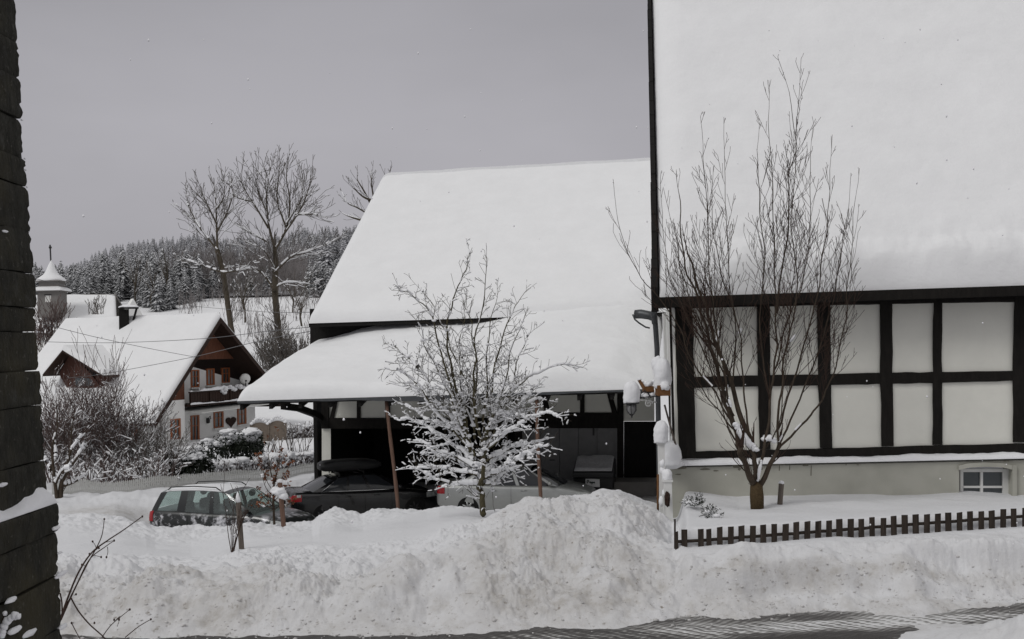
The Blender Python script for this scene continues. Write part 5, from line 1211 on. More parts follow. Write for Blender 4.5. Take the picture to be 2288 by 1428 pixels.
# ================================================================== VEGETATION
def rnd_perp(d):
    q = V(random.gauss(0, 1), random.gauss(0, 1), random.gauss(0, 1)); q -= d*q.dot(d)
    return q.normalized() if q.length > 1e-6 else d.orthogonal()
def sprout(out, p, d, L, r, depth, c):
    """twig polyline with children. c: dict step,wob,up,ang,ratio,den,maxd,rmin"""
    n = max(2, int(L/c['step'])); st = L/n; p = Vector(p); d = Vector(d).normalized(); side = 1
    for i in range(n):
        t0, t1 = i/n, (i+1)/n
        d = (d+rnd_perp(d)*random.gauss(0, c['wob'])+V(0, 0, c['up']*st/ max(L, .01))).normalized()
        q = p+d*st; ra = max(c['rmin'], r*(1-t0*.75)); rb = max(c['rmin'], r*(1-t1*.75))
        out.append((*p, *q, ra, rb)); p = q
        if depth < c['maxd'] and (i > 0 or depth > 0) and random.random() < c['den']:
            side = -side; ax = rnd_perp(d); an = math.radians(c['ang']*random.uniform(.7, 1.3)); cd = d*math.cos(an)+ax*math.sin(an)
            sprout(out, p, cd, L*c['ratio']*(1.05-t1*.6)*random.uniform(.6, 1.2), max(c['rmin'], rb*.62), depth+1, c)
    return p, d
def smooth_path(pts, n=5):
    pts = [Vector(p) for p in pts]; out = []
    for i in range(len(pts)-1):
        p0, p1, p2, p3 = pts[max(i-1, 0)], pts[i], pts[i+1], pts[min(i+2, len(pts)-1)]
        for k in range(n):
            t = k/n; out.append(.5*((2*p1)+(p2-p0)*t+(2*p0-5*p1+4*p2-p3)*t*t+(3*p1-p0-3*p2+p3)*t**3))
    out.append(pts[-1]); return out
def snow_segs(segs, base, cover, hmin=.4, zfade=None, cap=.05):
    """snow ridges lying on near-horizontal branch segments"""
    S = np.array(segs); d = S[:, 3:6]-S[:, 0:3]; L = np.linalg.norm(d, axis=1); L[L == 0] = 1; h = np.sqrt(d[:, 0]**2+d[:, 1]**2)/L
    pr = cover*np.clip((h-hmin)/(1-hmin), 0, 1)**.6
    if zfade is not None: pr = pr*zfade(S[:, 2])
    k = np.array([random.random() for _ in range(len(S))]) < pr; S = S[k]; h = h[k]
    if len(S) == 0: return S
    s = np.minimum(base*(.55+.75*np.array([random.random() for _ in range(len(S))]))*h*(.45+np.minimum(S[:, 6]/.012, 1.4)), cap)
    S[:, 2] += S[:, 6]+s*.45; S[:, 5] += S[:, 7]+s*.45; S[:, 6] = s; S[:, 7] = s*.8
    e = (S[:, 3:6]-S[:, 0:3])*.12; S[:, 0:3] -= e; S[:, 3:6] += e
    return S
def blobs_on(mb, segs, n, rr, zmax=None, seed=0):
    c = [s for s in segs if s[6] > .0035 and (zmax is None or s[2] < zmax)]
    for i in range(n):
        s = random.choice(c); t = random.random(); r = rr*random.uniform(.5, 1.3); p = (s[0]+(s[3]-s[0])*t, s[1]+(s[4]-s[1])*t, s[2]+(s[5]-s[2])*t+r*.5); mb.blob(p, (r*1.25, r*1.1, r*.75), 2, .45, 2.2, seed+i)

def limb_tree(root, Y0, limbs, cfg, trunk_mat, twig_mat, dy=.8, first=.12, tl=.55, tr=.35, den=5, up=.3, outw=.5, fine=None, jit=0, fall=None):
    """explicit limbs [(r0,r1,[(px,py)...])] with depth spread; twigs grow from each limb. returns all segs"""
    tm = MB(); segs = []; limbsegs = []
    for (r0, r1, path) in limbs:
        dyl = random.uniform(-dy, dy); n = len(path)
        pts = smooth_path([P(x, y, Y0+dyl*(i/(n-1))**1.1) for i, (x, y) in enumerate(path)], 6); m = len(pts); sd0 = random.random()*50
        if jit: pts = [p if i in (0,) else p+V(mnoise.noise(V(i*.37, sd0, 0)), mnoise.noise(V(i*.37, sd0, 7)), mnoise.noise(V(i*.37, sd0, 13)))*jit for i, p in enumerate(pts)]
        rad = [r0+(r1-r0)*(i/(m-1))**.8 for i in range(m)]
        tm.tube(pts, rad, 7)
        tot = sum((pts[i+1]-pts[i]).length for i in range(m-1)); acc = 0
        for i in range(m-1):
            a, b = pts[i], pts[i+1]; l = (b-a).length; limbsegs.append((*a, *b, rad[i], rad[i+1])); f = acc/tot; acc += l
            if f < first: continue
            k = l*den*(fall(f) if fall else 1); k = int(k)+(random.random() < k-int(k))
            for _ in range(k):
                t = random.random(); p = a+(b-a)*t; d = (b-a).normalized(); s = rnd_perp(d); an = math.radians(cfg['ang']*random.uniform(.6, 1.35))
                cd = d*math.cos(an)+s*math.sin(an)+V(0, 0, up*.3); sprout(segs, p, cd, tl*(1.15-f*.75)*random.uniform(.45, 1.25), max(cfg['rmin'], min(rad[i]*.5, .012)), 1, cfg)
        d = (pts[-1]-pts[-2]).normalized(); sprout(segs, pts[-1], d, tl*.5, r1, 1, cfg)
    tm.build('trunk', trunk_mat, root, smooth=True)
    cm = MB(); cm.segs(segs, 3); cm.build('crown', twig_mat, root, smooth=True)
    return segs, limbsegs

# --- snow-laden small tree in the middle
random.seed(101); Yt = 19.0
t1 = thing('cherry_tree', 'small bare tree with thick snow on its spreading lower branches, in front of the lean-to', 'tree', tuple(P(1080, 1140, Yt)))
limbs = [(.055, .046, [(1081, 1150), (1077, 1110), (1072, 1082)]), (.042, .03, [(1072, 1082), (1062, 1050), (1050, 1010)]), (.042, .03, [(1072, 1082), (1080, 1050), (1082, 1010)]),
 (.032, .004, [(1050, 1010), (1040, 940), (1015, 850), (1000, 760), (1010, 670), (1035, 610), (1050, 560)]), (.03, .004, [(1082, 1010), (1066, 930), (1060, 850), (1062, 760), (1078, 680), (1088, 570)]),
 (.026, .003, [(1050, 1010), (1030, 910), (985, 790), (958, 700), (915, 655), (890, 645)]), (.026, .003, [(1082, 1010), (1095, 910), (1120, 770), (1148, 690), (1180, 645)]),
 (.024, .003, [(1080, 1000), (1110, 930), (1150, 865), (1215, 832), (1285, 815)]), (.024, .003, [(1050, 1000), (1000, 925), (960, 892), (905, 835), (860, 828)]), (.02, .003, [(965, 895), (940, 830), (900, 790), (872, 768)]),
 (.026, .004, [(1060, 1030), (1000, 990), (935, 945), (885, 937)]), (.024, .004, [(1060, 1045), (990, 1012), (930, 985)]), (.022, .004, [(1066, 1062), (1000, 1050), (920, 1046)]), (.02, .004, [(1072, 1082), (1010, 1082), (945, 1055)]),
 (.024, .004, [(1080, 1035), (1140, 1002), (1208, 982)]), (.026, .004, [(1078, 1070), (1130, 1042), (1180, 1012), (1226, 996)]), (.022, .003, [(1080, 1010), (1110, 945), (1165, 905), (1212, 888)]), (.02, .004, [(1078, 1085), (1108, 1078), (1140, 1042)]),
 (.022, .003, [(1060, 960), (1030, 860), (1030, 760), (1040, 680)]), (.022, .003, [(1080, 970), (1090, 850), (1092, 740), (1110, 660)]), (.022, .003, [(1085, 1000), (1130, 900), (1160, 800), (1185, 740)]), (.022, .003, [(1050, 990), (1010, 900), (960, 800), (935, 720)]),
 (.02, .003, [(1060, 980), (1045, 880), (1010, 780), (975, 690), (930, 640)]), (.02, .003, [(1080, 990), (1120, 880), (1140, 780), (1170, 720)]), (.02, .003, [(1055, 1000), (990, 940), (940, 880), (900, 860)]), (.022, .003, [(1082, 1000), (1140, 930), (1180, 880), (1200, 860)]),
 (.02, .004, [(1060, 1020), (1020, 960), (960, 940), (905, 905)]), (.02, .004, [(1082, 1010), (1150, 960), (1190, 930), (1245, 925)]), (.02, .004, [(1060, 1050), (1020, 1030), (960, 1005)]), (.02, .004, [(1080, 1060), (1120, 1020), (1160, 1010)]), (.02, .003, [(1060, 940), (1065, 820), (1050, 720), (1020, 640)])]
cfg = dict(step=.065, wob=.11, up=.06, ang=50, ratio=.60, den=.50, maxd=3, rmin=.0034)
sg, lg = limb_tree(t1, Yt, limbs, cfg, M['green_bark'], M['cherry_twig'], dy=1.25, first=.14, tl=.56, den=10, jit=.07)
zlo, zhi = P(1075, 950, Yt).z, P(1075, 640, Yt).z
fade = lambda z: np.clip(1-1.15*(z-zlo)/(zhi-zlo), .22, 1)
mb = MB(); mb.segs(snow_segs(sg, .017, .70, .35, fade), 5); mb.segs(snow_segs(lg, .030, .9, .18, lambda z: np.clip(1.25-(z-zlo)/(zhi-zlo), .35, 1), cap=.062), 6)
lg = [s for s in lg if s[2] > P(1075, 1072, Yt).z]; low = [s for s in lg if s[2] < zlo+.45]; blobs_on(mb, low, 200, .036, None, 3); blobs_on(mb, low, 260, .022, None, 1300); blobs_on(mb, [s for s in sg if s[2] < zlo+.25], 420, .030, None, 500)
blobs_on(mb, [s for s in lg if s[2] >= zlo+.2], 26, .034, None, 900)
mb.build('branch_snow', M['snow_blob'], t1, smooth=True)

# --- tall vase-shaped shrub tree by the right house
random.seed(55); Yt = 16.3
t2 = thing('ornamental_tree', 'bare vase-shaped tree with burlap-wrapped foot in front of the half-timbered wall', 'tree', tuple(P(1690, 1130, Yt)))
limbs = [(.072, .060, [(1690, 1140), (1690, 1095)]), (.052, .038, [(1688, 1095), (1668, 1045), (1652, 1000)]), (.048, .03, [(1692, 1095), (1716, 1050), (1738, 1005)]), (.046, .03, [(1690, 1095), (1688, 1050), (1684, 1005)]),
 (.050, .006, [(1652, 1000), (1632, 930), (1612, 850), (1585, 760), (1558, 670), (1530, 580), (1518, 430)]), (.052, .012, [(1684, 1005), (1655, 930), (1628, 850), (1592, 740), (1560, 640), (1535, 560)]),
 (.028, .003, [(1738, 1005), (1800, 940), (1850, 870), (1880, 760), (1898, 600), (1912, 440)]), (.030, .003, [(1738, 1005), (1740, 900), (1758, 780), (1780, 640), (1768, 480), (1785, 200)]),
 (.038, .003, [(1700, 1050), (1712, 960), (1728, 830), (1734, 700), (1728, 500), (1718, 240)]), (.024, .003, [(1640, 960), (1600, 880), (1545, 800), (1500, 700), (1420, 600), (1380, 480)]),
 (.026, .003, [(1684, 1005), (1662, 900), (1655, 760), (1628, 600), (1620, 320)]), (.024, .003, [(1628, 900), (1600, 740), (1590, 600), (1570, 320)]), (.024, .003, [(1738, 960), (1790, 800), (1830, 640), (1850, 500), (1853, 365)]),
 (.024, .003, [(1740, 990), (1795, 870), (1850, 720), (1880, 570), (1896, 445)]), (.02, .003, [(1728, 830), (1760, 720), (1800, 600), (1810, 460), (1812, 330)]),
 (.02, .003, [(1640, 930), (1590, 830), (1530, 700), (1490, 600), (1478, 460)]), (.02, .003, [(1735, 700), (1755, 560), (1760, 420), (1778, 300), (1762, 195)]),
 (.02, .003, [(1620, 850), (1560, 720), (1520, 600), (1500, 480)]), (.02, .003, [(1720, 900), (1700, 740), (1708, 560), (1695, 400), (1690, 330)]), (.02, .003, [(1640, 880), (1640, 720), (1600, 560), (1590, 430)]), (.018, .003, [(1640, 960), (1580, 890), (1540, 810), (1530, 740)])]
for i in range(2):   # lesser shoots between the main limbs
    x0 = random.uniform(1600, 1800); y0 = random.uniform(760, 930); x1 = x0+(x0-1700)*random.uniform(.35, .95)+random.uniform(-25, 25); y1 = random.uniform(450, 640); xb = 1692+(x0-1692)*.35
    limbs.append((.018, .0025, [(xb, random.uniform(985, 1030)), (x0+random.uniform(-8, 8), y0), ((x0+x1)/2+random.uniform(-10, 10), (y0+y1)/2), (x1, y1)]))
limbs = limbs[:6]+[(a*.74, b, p) for a, b, p in limbs[6:]]
cfg = dict(step=.09, wob=.055, up=.50, ang=33, ratio=.60, den=.52, maxd=3, rmin=.0031)
sg, lg = limb_tree(t2, Yt, limbs, cfg, M['bark'], M['dark_twig'], dy=1.0, first=.14, tl=.84, den=8.2, up=.4, jit=.05, fall=lambda f: .6 if f < .35 else 1.25 if f < .65 else .8 if f < .8 else .3)
mb = MB(); mb.tube([P(1692, 1140, Yt-.02), P(1691, 1110, Yt-.02), P(1690, 1086, Yt-.02), P(1690, 1082, Yt)], [.098, .104, .092, .06], 12); mb.build('burlap_wrap', M['burlap'], t2, smooth=True)
mb = MB()
def snow_mass(pts, rad, seed):
    q = smooth_path([P(x, y, Yt-.05) for x, y in pts], 5); m = len(q)
    mb.tube(q, [(rad*math.sin(math.pi*(i+.35)/(m-.3))**.6)*(1+.35*mnoise.noise(V(i*.7, seed, 0))) for i in range(m)], 9)
    for i in range(m): mb.blob(q[i]+V(random.uniform(-.4, .4)*rad, 0, random.uniform(-.1, .5)*rad), (rad*.75, rad*.6, rad*.6), 2, .5, 2.4, seed*50+i)
snow_mass([(1646, 950), (1656, 968), (1672, 990), (1690, 1006)], .062, 1); snow_mass([(1706, 984), (1718, 978), (1730, 988)], .05, 2); snow_mass([(1694, 1074), (1697, 1050), (1702, 1030)], .026, 3)
snow_mass([(1634, 908), (1629, 893)], .024, 4); snow_mass([(1601, 760), (1605, 742)], .02, 5); snow_mass([(1766, 764), (1776, 750)], .026, 6); snow_mass([(1650, 745), (1656, 735)], .024, 7); snow_mass([(1622, 872), (1626, 862)], .018, 8)
mb.segs(snow_segs(lg, .020, .35, .55), 5); mb.build('branch_snow', M['snow_blob'], t2, smooth=True)

# --- posts and stakes
def stake(px0, y0, px1, y1, Y, r, label, seed, point=True, sn=(.05, .10), n=8, mt='gray_wood', deep=.35):
    a, b = P(px0, y0, Y), P(px1, y1, Y); root = thing('wooden_stake', label, 'stake', tuple(b)); d = (a-b).normalized(); mb = MB(); b2 = b-d*deep
    L = (a-b2).length; pts = [b2+d*L*t for t in (0, .3, .6, .85, .999 if not point else .90)]+[a]
    mb.tube(pts, [r*(1+.06*mnoise.noise(V(i, seed, 0))) for i in range(5)]+[r*.15 if point else r*.93], n); mb.build('stake_shaft', M[mt], root, auto=35)
    mb = MB()
    if point: mb.loft([[a+V(r*k*math.cos(q), r*k*math.sin(q), z) for q in [2*math.pi*j/10 for j in range(10)]] for k, z in ((.95, -.10), (.9, -.04), (.5, .03), (.05, .07))], True, True, True)
    else: mb.blob(a+V(0, 0, .0), (sn[0], sn[0], sn[1]), 2, .2, 2, seed)
    mb.build('snow_cap', M['snow_blob'], root, smooth=True); return root
stake(531.5, 1108, 540, 1228, 17.0, .043, 'pointed gray wooden stake with a snow tip standing in the plateau of snow', 1)
stake(1746, 1079, 1743, 1120, 16.6, .040, 'short round wooden stake with a small snow cap beside the burlap-wrapped tree', 2, False, (.045, .035), 12, 'gray_wood')
stake(625, 1075, 633, 1168, 24.3, .055, 'wooden stake supporting the young brown-leaved tree', 3, False, (.07, .05), 8, 'prop_wood')
# young beech with dead leaves
random.seed(12); Yt = 24.4; t3 = thing('young_beech', 'young tree with withered brown leaves beside its stake in front of the cars', 'tree', tuple(P(612, 1168, Yt)))
limbs = [(.03, .02, [(613, 1172), (611, 1120), (612, 1080)]), (.018, .003, [(612, 1080), (604, 1050), (600, 1015), (598, 985)]), (.018, .003, [(612, 1085), (620, 1050), (625, 1010), (622, 975)]), (.012, .003, [(612, 1100), (596, 1075), (588, 1050)]), (.012, .003, [(612, 1095), (632, 1065), (648, 1040)]), (.012, .003, [(611, 1130), (595, 1110), (582, 1098)]), (.012, .003, [(612, 1120), (628, 1105), (640, 1090)]), (.012, .003, [(611, 1140), (598, 1132), (575, 1135)]), (.012, .003, [(612, 1140), (630, 1128), (645, 1125)]), (.012, .003, [(611, 1110), (592, 1085), (580, 1030)])]
cfg = dict(step=.08, wob=.15, up=.5, ang=38, ratio=.55, den=.45, maxd=3, rmin=.004)
sg, lg = limb_tree(t3, Yt, limbs, cfg, M['bark'], M['dark_twig'], dy=.35, first=.1, tl=.34, den=5)
mb = MB()
for i in range(430):
    s = random.choice(sg); p = V(*s[3:6])
    if random.random() < .30 and p.z > P(612, 1040, Yt).z: continue
    a = V(random.gauss(0, 1), random.gauss(0, 1), random.gauss(-.6, .6)).normalized(); b = rnd_perp(a); l = random.uniform(.05, .10); w = l*.55
    mb.add([p, p+a*l*.5+b*w*.5, p+a*l, p+a*l*.5-b*w*.5+rnd_perp(a)*.01], [(0, 1, 2, 3)])
mb.build('withered_leaf', M['beech_leaf'], t3)
mb = MB(); mb.segs(snow_segs(sg, .012, .2, .4), 5); mb.blob(P(622, 1097, Yt-.1), (.17, .14, .10), 3, .4, 2, 1); mb.blob(P(632, 1108, Yt-.1), (.12, .12, .09), 2, .4, 2, 2); blobs_on(mb, lg, 8, .035); mb.build('branch_snow', M['snow_blob'], t3, smooth=True)

def bush(name, label, cat, px0, px1, ybase, ytop, Y, nst, cfg, mt, snow=.02, cover=.3, r0=.02, dy=.6, spread=.35, group=None, seed=0, hgrad=None, base_z=None, hmin=.35, cap=.04):
    random.seed(seed); c = P((px0+px1)/2, ybase, Y); root = thing(name, label, cat, (c.x, c.y, hz(c.x, c.y)), 0, group); segs = []
    for i in range(nst):
        x = random.uniform(px0, px1); yy = Y+random.uniform(-dy, dy); p = P(x, ybase, yy); p.z = hz(p.x, p.y)-.05 if base_z is None else base_z
        f = hgrad(x) if hgrad else 1; Hh = (P(x, ytop, Y).z-p.z)*f*random.uniform(.6, 1.0); d = V(random.gauss(0, spread), random.gauss(0, spread), 1)
        sprout(segs, p, d, max(.2, Hh), r0*random.uniform(.7, 1.2), 0, cfg)
    mb = MB(); mb.segs(segs, 3); mb.build('twigs', mt, root, smooth=True)
    if snow: 
        S = snow_segs(segs, snow, cover, hmin, cap=cap)
        if len(S): mb = MB(); mb.segs(S, 4); mb.build('twig_snow', M['snow_blob'], root, smooth=True)
    return root, segs
# twig clump by the stake, foreground briar by the slate wall
cfg = dict(step=.09, wob=.06, up=.15, ang=25, ratio=.6, den=.28, maxd=2, rmin=.0035)
bush('bare_sapling', 'few thin bare shoots sprouting from the snow left of the pointed stake', 'sapling', 517, 522, 1236, 1085, 16.7, 8, cfg, M['dark_twig'], 0, 0, .009, .05, .16, seed=7)
random.seed(44)
br = thing('briar_branch', 'thin budded briar branches leaning out from the foot of the slate wall', 'branch', tuple(P(140, 1428, 4.15)))
def bpath(pts, r0, r1): 
    q = smooth_path([P(x, y, d) for x, y, d in pts], 6); m = len(q); bm_.tube(q, [r0+(r1-r0)*i/(m-1) for i in range(m)], 6); return q
bm_ = MB(); Q = []
Q += bpath([(133, 1390, 4.05), (150, 1340, 4.1), (175, 1280, 4.15), (205, 1235, 4.2), (240, 1208, 4.25), (275, 1185, 4.3), (318, 1154, 4.35)], .0046, .0018)
Q += bpath([(136, 1385, 4.05), (165, 1320, 4.2), (195, 1260, 4.28), (215, 1225, 4.3), (228, 1195, 4.3), (233, 1160, 4.3)], .0036, .0014)
Q += bpath([(140, 1370, 4.1), (172, 1305, 4.1), (200, 1250, 4.1), (235, 1222, 4.1), (255, 1208, 4.1)], .003, .0014)
Q += bpath([(158, 1335, 4.1), (175, 1365, 4.1), (200, 1395, 4.1), (232, 1424, 4.1), (240, 1440, 4.1)], .0030, .0022)
Q += bpath([(228, 1424, 4.1), (250, 1395, 4.1), (290, 1362, 4.15)], .0022, .0014); Q += bpath([(255, 1390, 4.1), (268, 1378, 4.1), (262, 1400, 4.05)], .0015, .001); Q += bpath([(280, 1424, 4.1), (310, 1400, 4.2), (337, 1384, 4.2)], .0022, .0013); Q += bpath([(160, 1392, 4.0), (168, 1408, 4.0), (180, 1430, 4.0)], .0018, .0014)
Q += bpath([(134, 1325, 4.0), (138, 1345, 4.0), (139, 1375, 4.0)], .003, .003)
for (x0, y0, x1, y1) in [(215, 1228, 207, 1210), (222, 1222, 200, 1238), (240, 1222, 238, 1245), (205, 1240, 226, 1245), (190, 1265, 182, 1262), (185, 1260, 192, 1248), (165, 1330, 172, 1328), (233, 1212, 252, 1208)]:
    Q += bpath([(x0, y0, 4.2), ((x0+x1)/2+2, (y0+y1)/2, 4.2), (x1, y1, 4.2)], .0014, .001)
bm_.build('stem', M['dark_twig'], br, smooth=True)
mb = MB()
for (x, y, d) in [(318, 1154, 4.35), (233, 1160, 4.3), (207, 1210, 4.2), (200, 1238, 4.2), (238, 1245, 4.2), (226, 1245, 4.2), (255, 1208, 4.1), (290, 1362, 4.15), (337, 1384, 4.2), (160, 1392, 4.0), (170, 1328, 4.2), (255, 1385, 4.1), (266, 1385, 4.1), (183, 1262, 4.2), (211, 1392, 4.1), (221, 1225, 4.25)]: mb.blob(P(x, y, d), (.0042, .0042, .0055), 1, .2, 2, x)
mb.build('bud', M['dark_twig'], br, smooth=True)
tw = thing('snowy_twig', 'short snow-covered twig in front of the slate wall at the bottom left', 'twig', tuple(P(10, 1428, 3.0)))
bm_ = MB(); bpath([(-10, 1440, 3.0), (8, 1405, 3.0), (22, 1384, 3.0), (42, 1374, 3.0)], .004, .002); bpath([(8, 1405, 3.0), (4, 1390, 3.0), (12, 1370, 3.0)], .003, .0015); bm_.build('stem', M['dark_twig'], tw, smooth=True)
mb = MB(); 
for (x, y, s) in [(10, 1399, .013), (16, 1388, .014), (24, 1381, .012), (33, 1376, .013), (40, 1377, .010), (6, 1410, .012), (11, 1371, .008), (4, 1418, .012)]: mb.blob(P(x, y, 3.0), (s*.8, s, s*.9), 2, .35, 2, x)
mb.build('twig_snow', M['snow_blob'], tw, smooth=True)

# small tree with snowy limbs, left
random.seed(77); Yt = 37; t4 = thing('orchard_tree', 'small bare tree with snow-lined limbs right beside the slate wall edge', 'tree', tuple(P(133, 1118, Yt)))
limbs = [(.11, .08, [(134, 1132), (136, 1095), (143, 1060)]), (.07, .012, [(143, 1060), (157, 1010), (160, 960), (166, 925)]), (.07, .012, [(140, 1075), (160, 1040), (184, 1006), (190, 990)]), (.06, .012, [(143, 1085), (165, 1078), (188, 1064)]), (.08, .012, [(128, 1120), (120, 1065), (104, 1035), (92, 1012)]), (.06, .012, [(121, 1065), (117, 1000), (128, 955), (126, 900)]), (.05, .012, [(125, 1080), (140, 1052), (160, 1046)]), (.05, .012, [(112, 1045), (125, 1020), (120, 980)]), (.04, .01, [(157, 1010), (175, 985), (186, 968)])]
cfg = dict(step=.18, wob=.16, up=.5, ang=40, ratio=.55, den=.4, maxd=3, rmin=.008)
sg, lg = limb_tree(t4, Yt, limbs, cfg, M['bark'], M['dark_twig'], dy=.8, first=.2, tl=.9, den=2.2)
mb = MB(); mb.segs(snow_segs(lg, .06, .9, .25, cap=.10), 6); mb.segs(snow_segs(sg, .03, .5, .4), 4); mb.build('branch_snow', M['snow_blob'], t4, smooth=True)
# bushes in front of the gabled house
cfg = dict(step=.22, wob=.14, up=.40, ang=36, ratio=.58, den=.55, maxd=4, rmin=.009)
LB = 'bare bushes before the gabled house'
bush('bare_bush', 'tall reddish bare bush with snowy twigs right of the slate wall', 'bush', 92, 165, 1090, 850, 45, 26, cfg, M['red_twig'], .015, .34, .020, 1.2, .22, LB, 1)
bush('bare_bush', 'broad tangled bare bush under the dormer of the gabled house', 'bush', 165, 250, 1085, 850, 46, 34, cfg, M['red_twig'], .015, .34, .020, 1.2, .25, LB, 2)
bush('bare_bush', 'dense bare bush in front of the eave of the gabled house', 'bush', 245, 315, 1080, 890, 46.5, 34, cfg, M['red_twig'], .016, .36, .020, 1.2, .28, LB, 3)
bush('bare_bush', 'lower frosty bare bush below the corner windows of the gabled house', 'bush', 300, 375, 1075, 935, 45, 36, cfg, M['gray_twig'], .022, .35, .024, 1.2, .32, LB, 4)
cfg2 = dict(step=.22, wob=.2, up=.1, ang=45, ratio=.6, den=.55, maxd=3, rmin=.011)
bush('bare_bush', 'low snow-laden thicket behind the white picket fence at the left', 'bush', 150, 380, 1085, 1000, 43.5, 80, cfg2, M['red_twig'], .028, .45, .026, 1.0, .5, LB, 5)
# evergreen bushes with snow
def evergreen(label, px0, px1, ytop, ybot, Y, seed, nl=1500, ns=60, leaf=.16):
    random.seed(seed); c = P((px0+px1)/2, ybot, Y); rx = (px1-px0)/2*Y/F; hh = P(0, ytop, Y).z-P(0, ybot, Y).z; root = thing('evergreen_bush', label, 'bush', tuple(c), 0, 'snowy evergreen bushes before the gabled house')
    mb = MB(); sm = MB(); lobes = [(random.uniform(-.75, .75), random.uniform(-.5, .5), random.uniform(.25, .8), random.uniform(.28, .48)) for _ in range(14)]
    for i in range(nl):
        lx, ly, lz, lr = random.choice(lobes); n = V(random.gauss(0, 1), random.gauss(0, 1), random.gauss(.1, .9)).normalized(); rr = lr*random.uniform(.6, 1.05)
        p = V(c.x+(lx+n.x*rr)*rx, c.y+(ly+n.y*rr)*rx*.8, c.z+max(.02, (lz+n.z*rr*.7)*hh*.95)); a = (n+V(random.gauss(0, .5), random.gauss(0, .5), random.gauss(-.3, .5))).normalized(); b = rnd_perp(a); l = leaf*random.uniform(.6, 1.3)
        mb.add([p, p+a*l*.5+b*l*.22, p+a*l-V(0, 0, l*.25), p+a*l*.5-b*l*.22], [(0, 1, 2, 3)])
        if n.z > .45 and random.random() < ns/700: sm.blob(p+V(0, 0, .05), (random.uniform(.08, .2), random.uniform(.08, .2), random.uniform(.05, .1)), 2, .4, 2, i)
    for k, (lx, ly, lz, lr) in enumerate(lobes):
        if lz > .4: sm.blob(V(c.x+lx*rx, c.y+ly*rx*.8, c.z+(lz+lr*.62)*hh*.95), (lr*rx*.62, lr*rx*.5, hh*.07), 3, .4, 1.8, k)
    mb.build('foliage', M['evergreen'], root); sm.build('snow', M['snow_blob'], root, smooth=True)
cfgs = dict(step=.3, wob=.07, up=.4, ang=24, ratio=.6, den=.35, maxd=2, rmin=.009)
bush('bare_bush', 'few tall thin shoots standing above the tangled bushes by the dormer', 'bush', 110, 260, 1085, 775, 47, 7, cfgs, M['red_twig'], .012, .2, .022, 1.2, .08, LB, 6)
evergreen('dark evergreen bush under snow, below the front door of the gabled house', 368, 468, 998, 1072, 46, 1, 2600)
evergreen('larger dark evergreen bush under heavy snow, left of the woven screen', 452, 585, 955, 1040, 51, 2, 3600, 80)
def hedge(label, px0, y0, px1, y1, Y0, Y1, hh, dp_, seed, mt, n=500, group='snowy hedges by the gabled house'):
    random.seed(seed); a, b = P(px0, y0, Y0), P(px1, y1, Y1); a.z = hz(a.x, a.y); b.z = hz(b.x, b.y); root = thing('hedge', label, 'hedge', tuple((a+b)/2), 0, group); segs = []; sm = MB(); L = (b-a).length
    cfgh = dict(step=.15, wob=.2, up=.2, ang=40, ratio=.6, den=.5, maxd=2, rmin=.012)
    for i in range(n): 
        p = a+(b-a)*random.random()+V(0, random.uniform(-dp_, dp_), 0); p.z = hz(p.x, p.y); sprout(segs, p, V(random.gauss(0, .4), random.gauss(0, .4), 1), hh*random.uniform(.6, 1.0), .016, 0, cfgh)
    mb = MB(); mb.segs(segs, 3); mb.build('twigs', mt, root, smooth=True)
    k = int(L/.16)
    for i in range(k):
        p = a+(b-a)*((i+random.random())/k); sm.blob(V(p.x, p.y+random.uniform(-.5, .5)*dp_, hz(p.x, p.y)+hh*random.uniform(.62, 1.02)), (random.choice([.09, .13, .2, .34])*random.uniform(.8, 1.3), dp_*random.uniform(.3, .9), random.uniform(.06, .17)), 2, .55, 2.0, i)
    S = snow_segs(segs, .05, .5, .35, cap=.06); sm.segs(S, 4); sm.build('snow', M['snow_blob'], root, smooth=True)
hedge('clipped hedge capped with lumpy snow, right behind the white picket fence', 472, 1062, 728, 1026, 47, 52, .62, .35, 1, M['red_twig'], 420)
hedge('low brown hedge under snow, right of the woven screen', 640, 982, 735, 972, 67, 69, .85, .45, 2, M['red_twig'], 260)
cfgb = dict(step=.16, wob=.1, up=.3, ang=25, ratio=.6, den=.4, maxd=3, rmin=.010)
bush('bare_bush', 'sparse upright bare bush before the woven screen', 'bush', 640, 690, 1008, 955, 58, 22, cfgb, M['gray_twig'], .02, .2, .02, .5, .25, 'small bare bushes in the garden', 11)
bush('bare_bush', 'little frosted bare bush between the evergreen bush and the hedge', 'bush', 580, 640, 1012, 972, 57, 22, cfgb, M['gray_twig'], .03, .5, .02, .5, .4, 'small bare bushes in the garden', 12)
cfgb = dict(step=.25, wob=.1, up=.4, ang=28, ratio=.6, den=.45, maxd=3, rmin=.02)
bush('bare_bush', 'faint bare bush standing before the snowy church roof', 'bush', 196, 236, 702, 664, 100, 26, cfgb, M['gray_twig'], 0, 0, .03, .8, .45, None, 13, base_z=P(215, 702, 100).z)
bush('bare_bush', 'thin reddish bush between the slate wall and the gabled house roof', 'bush', 84, 125, 800, 670, 75, 16, cfgb, M['red_twig'], 0, 0, .035, .8, .25, None, 14, base_z=P(100, 810, 75).z)
bush('bare_bush', 'upright brushy thicket between the barn roof and the gabled house', 'bush', 585, 690, 860, 745, 92, 90, cfgb, M['gray_twig'], .03, .12, .03, 3, .16, None, 15)
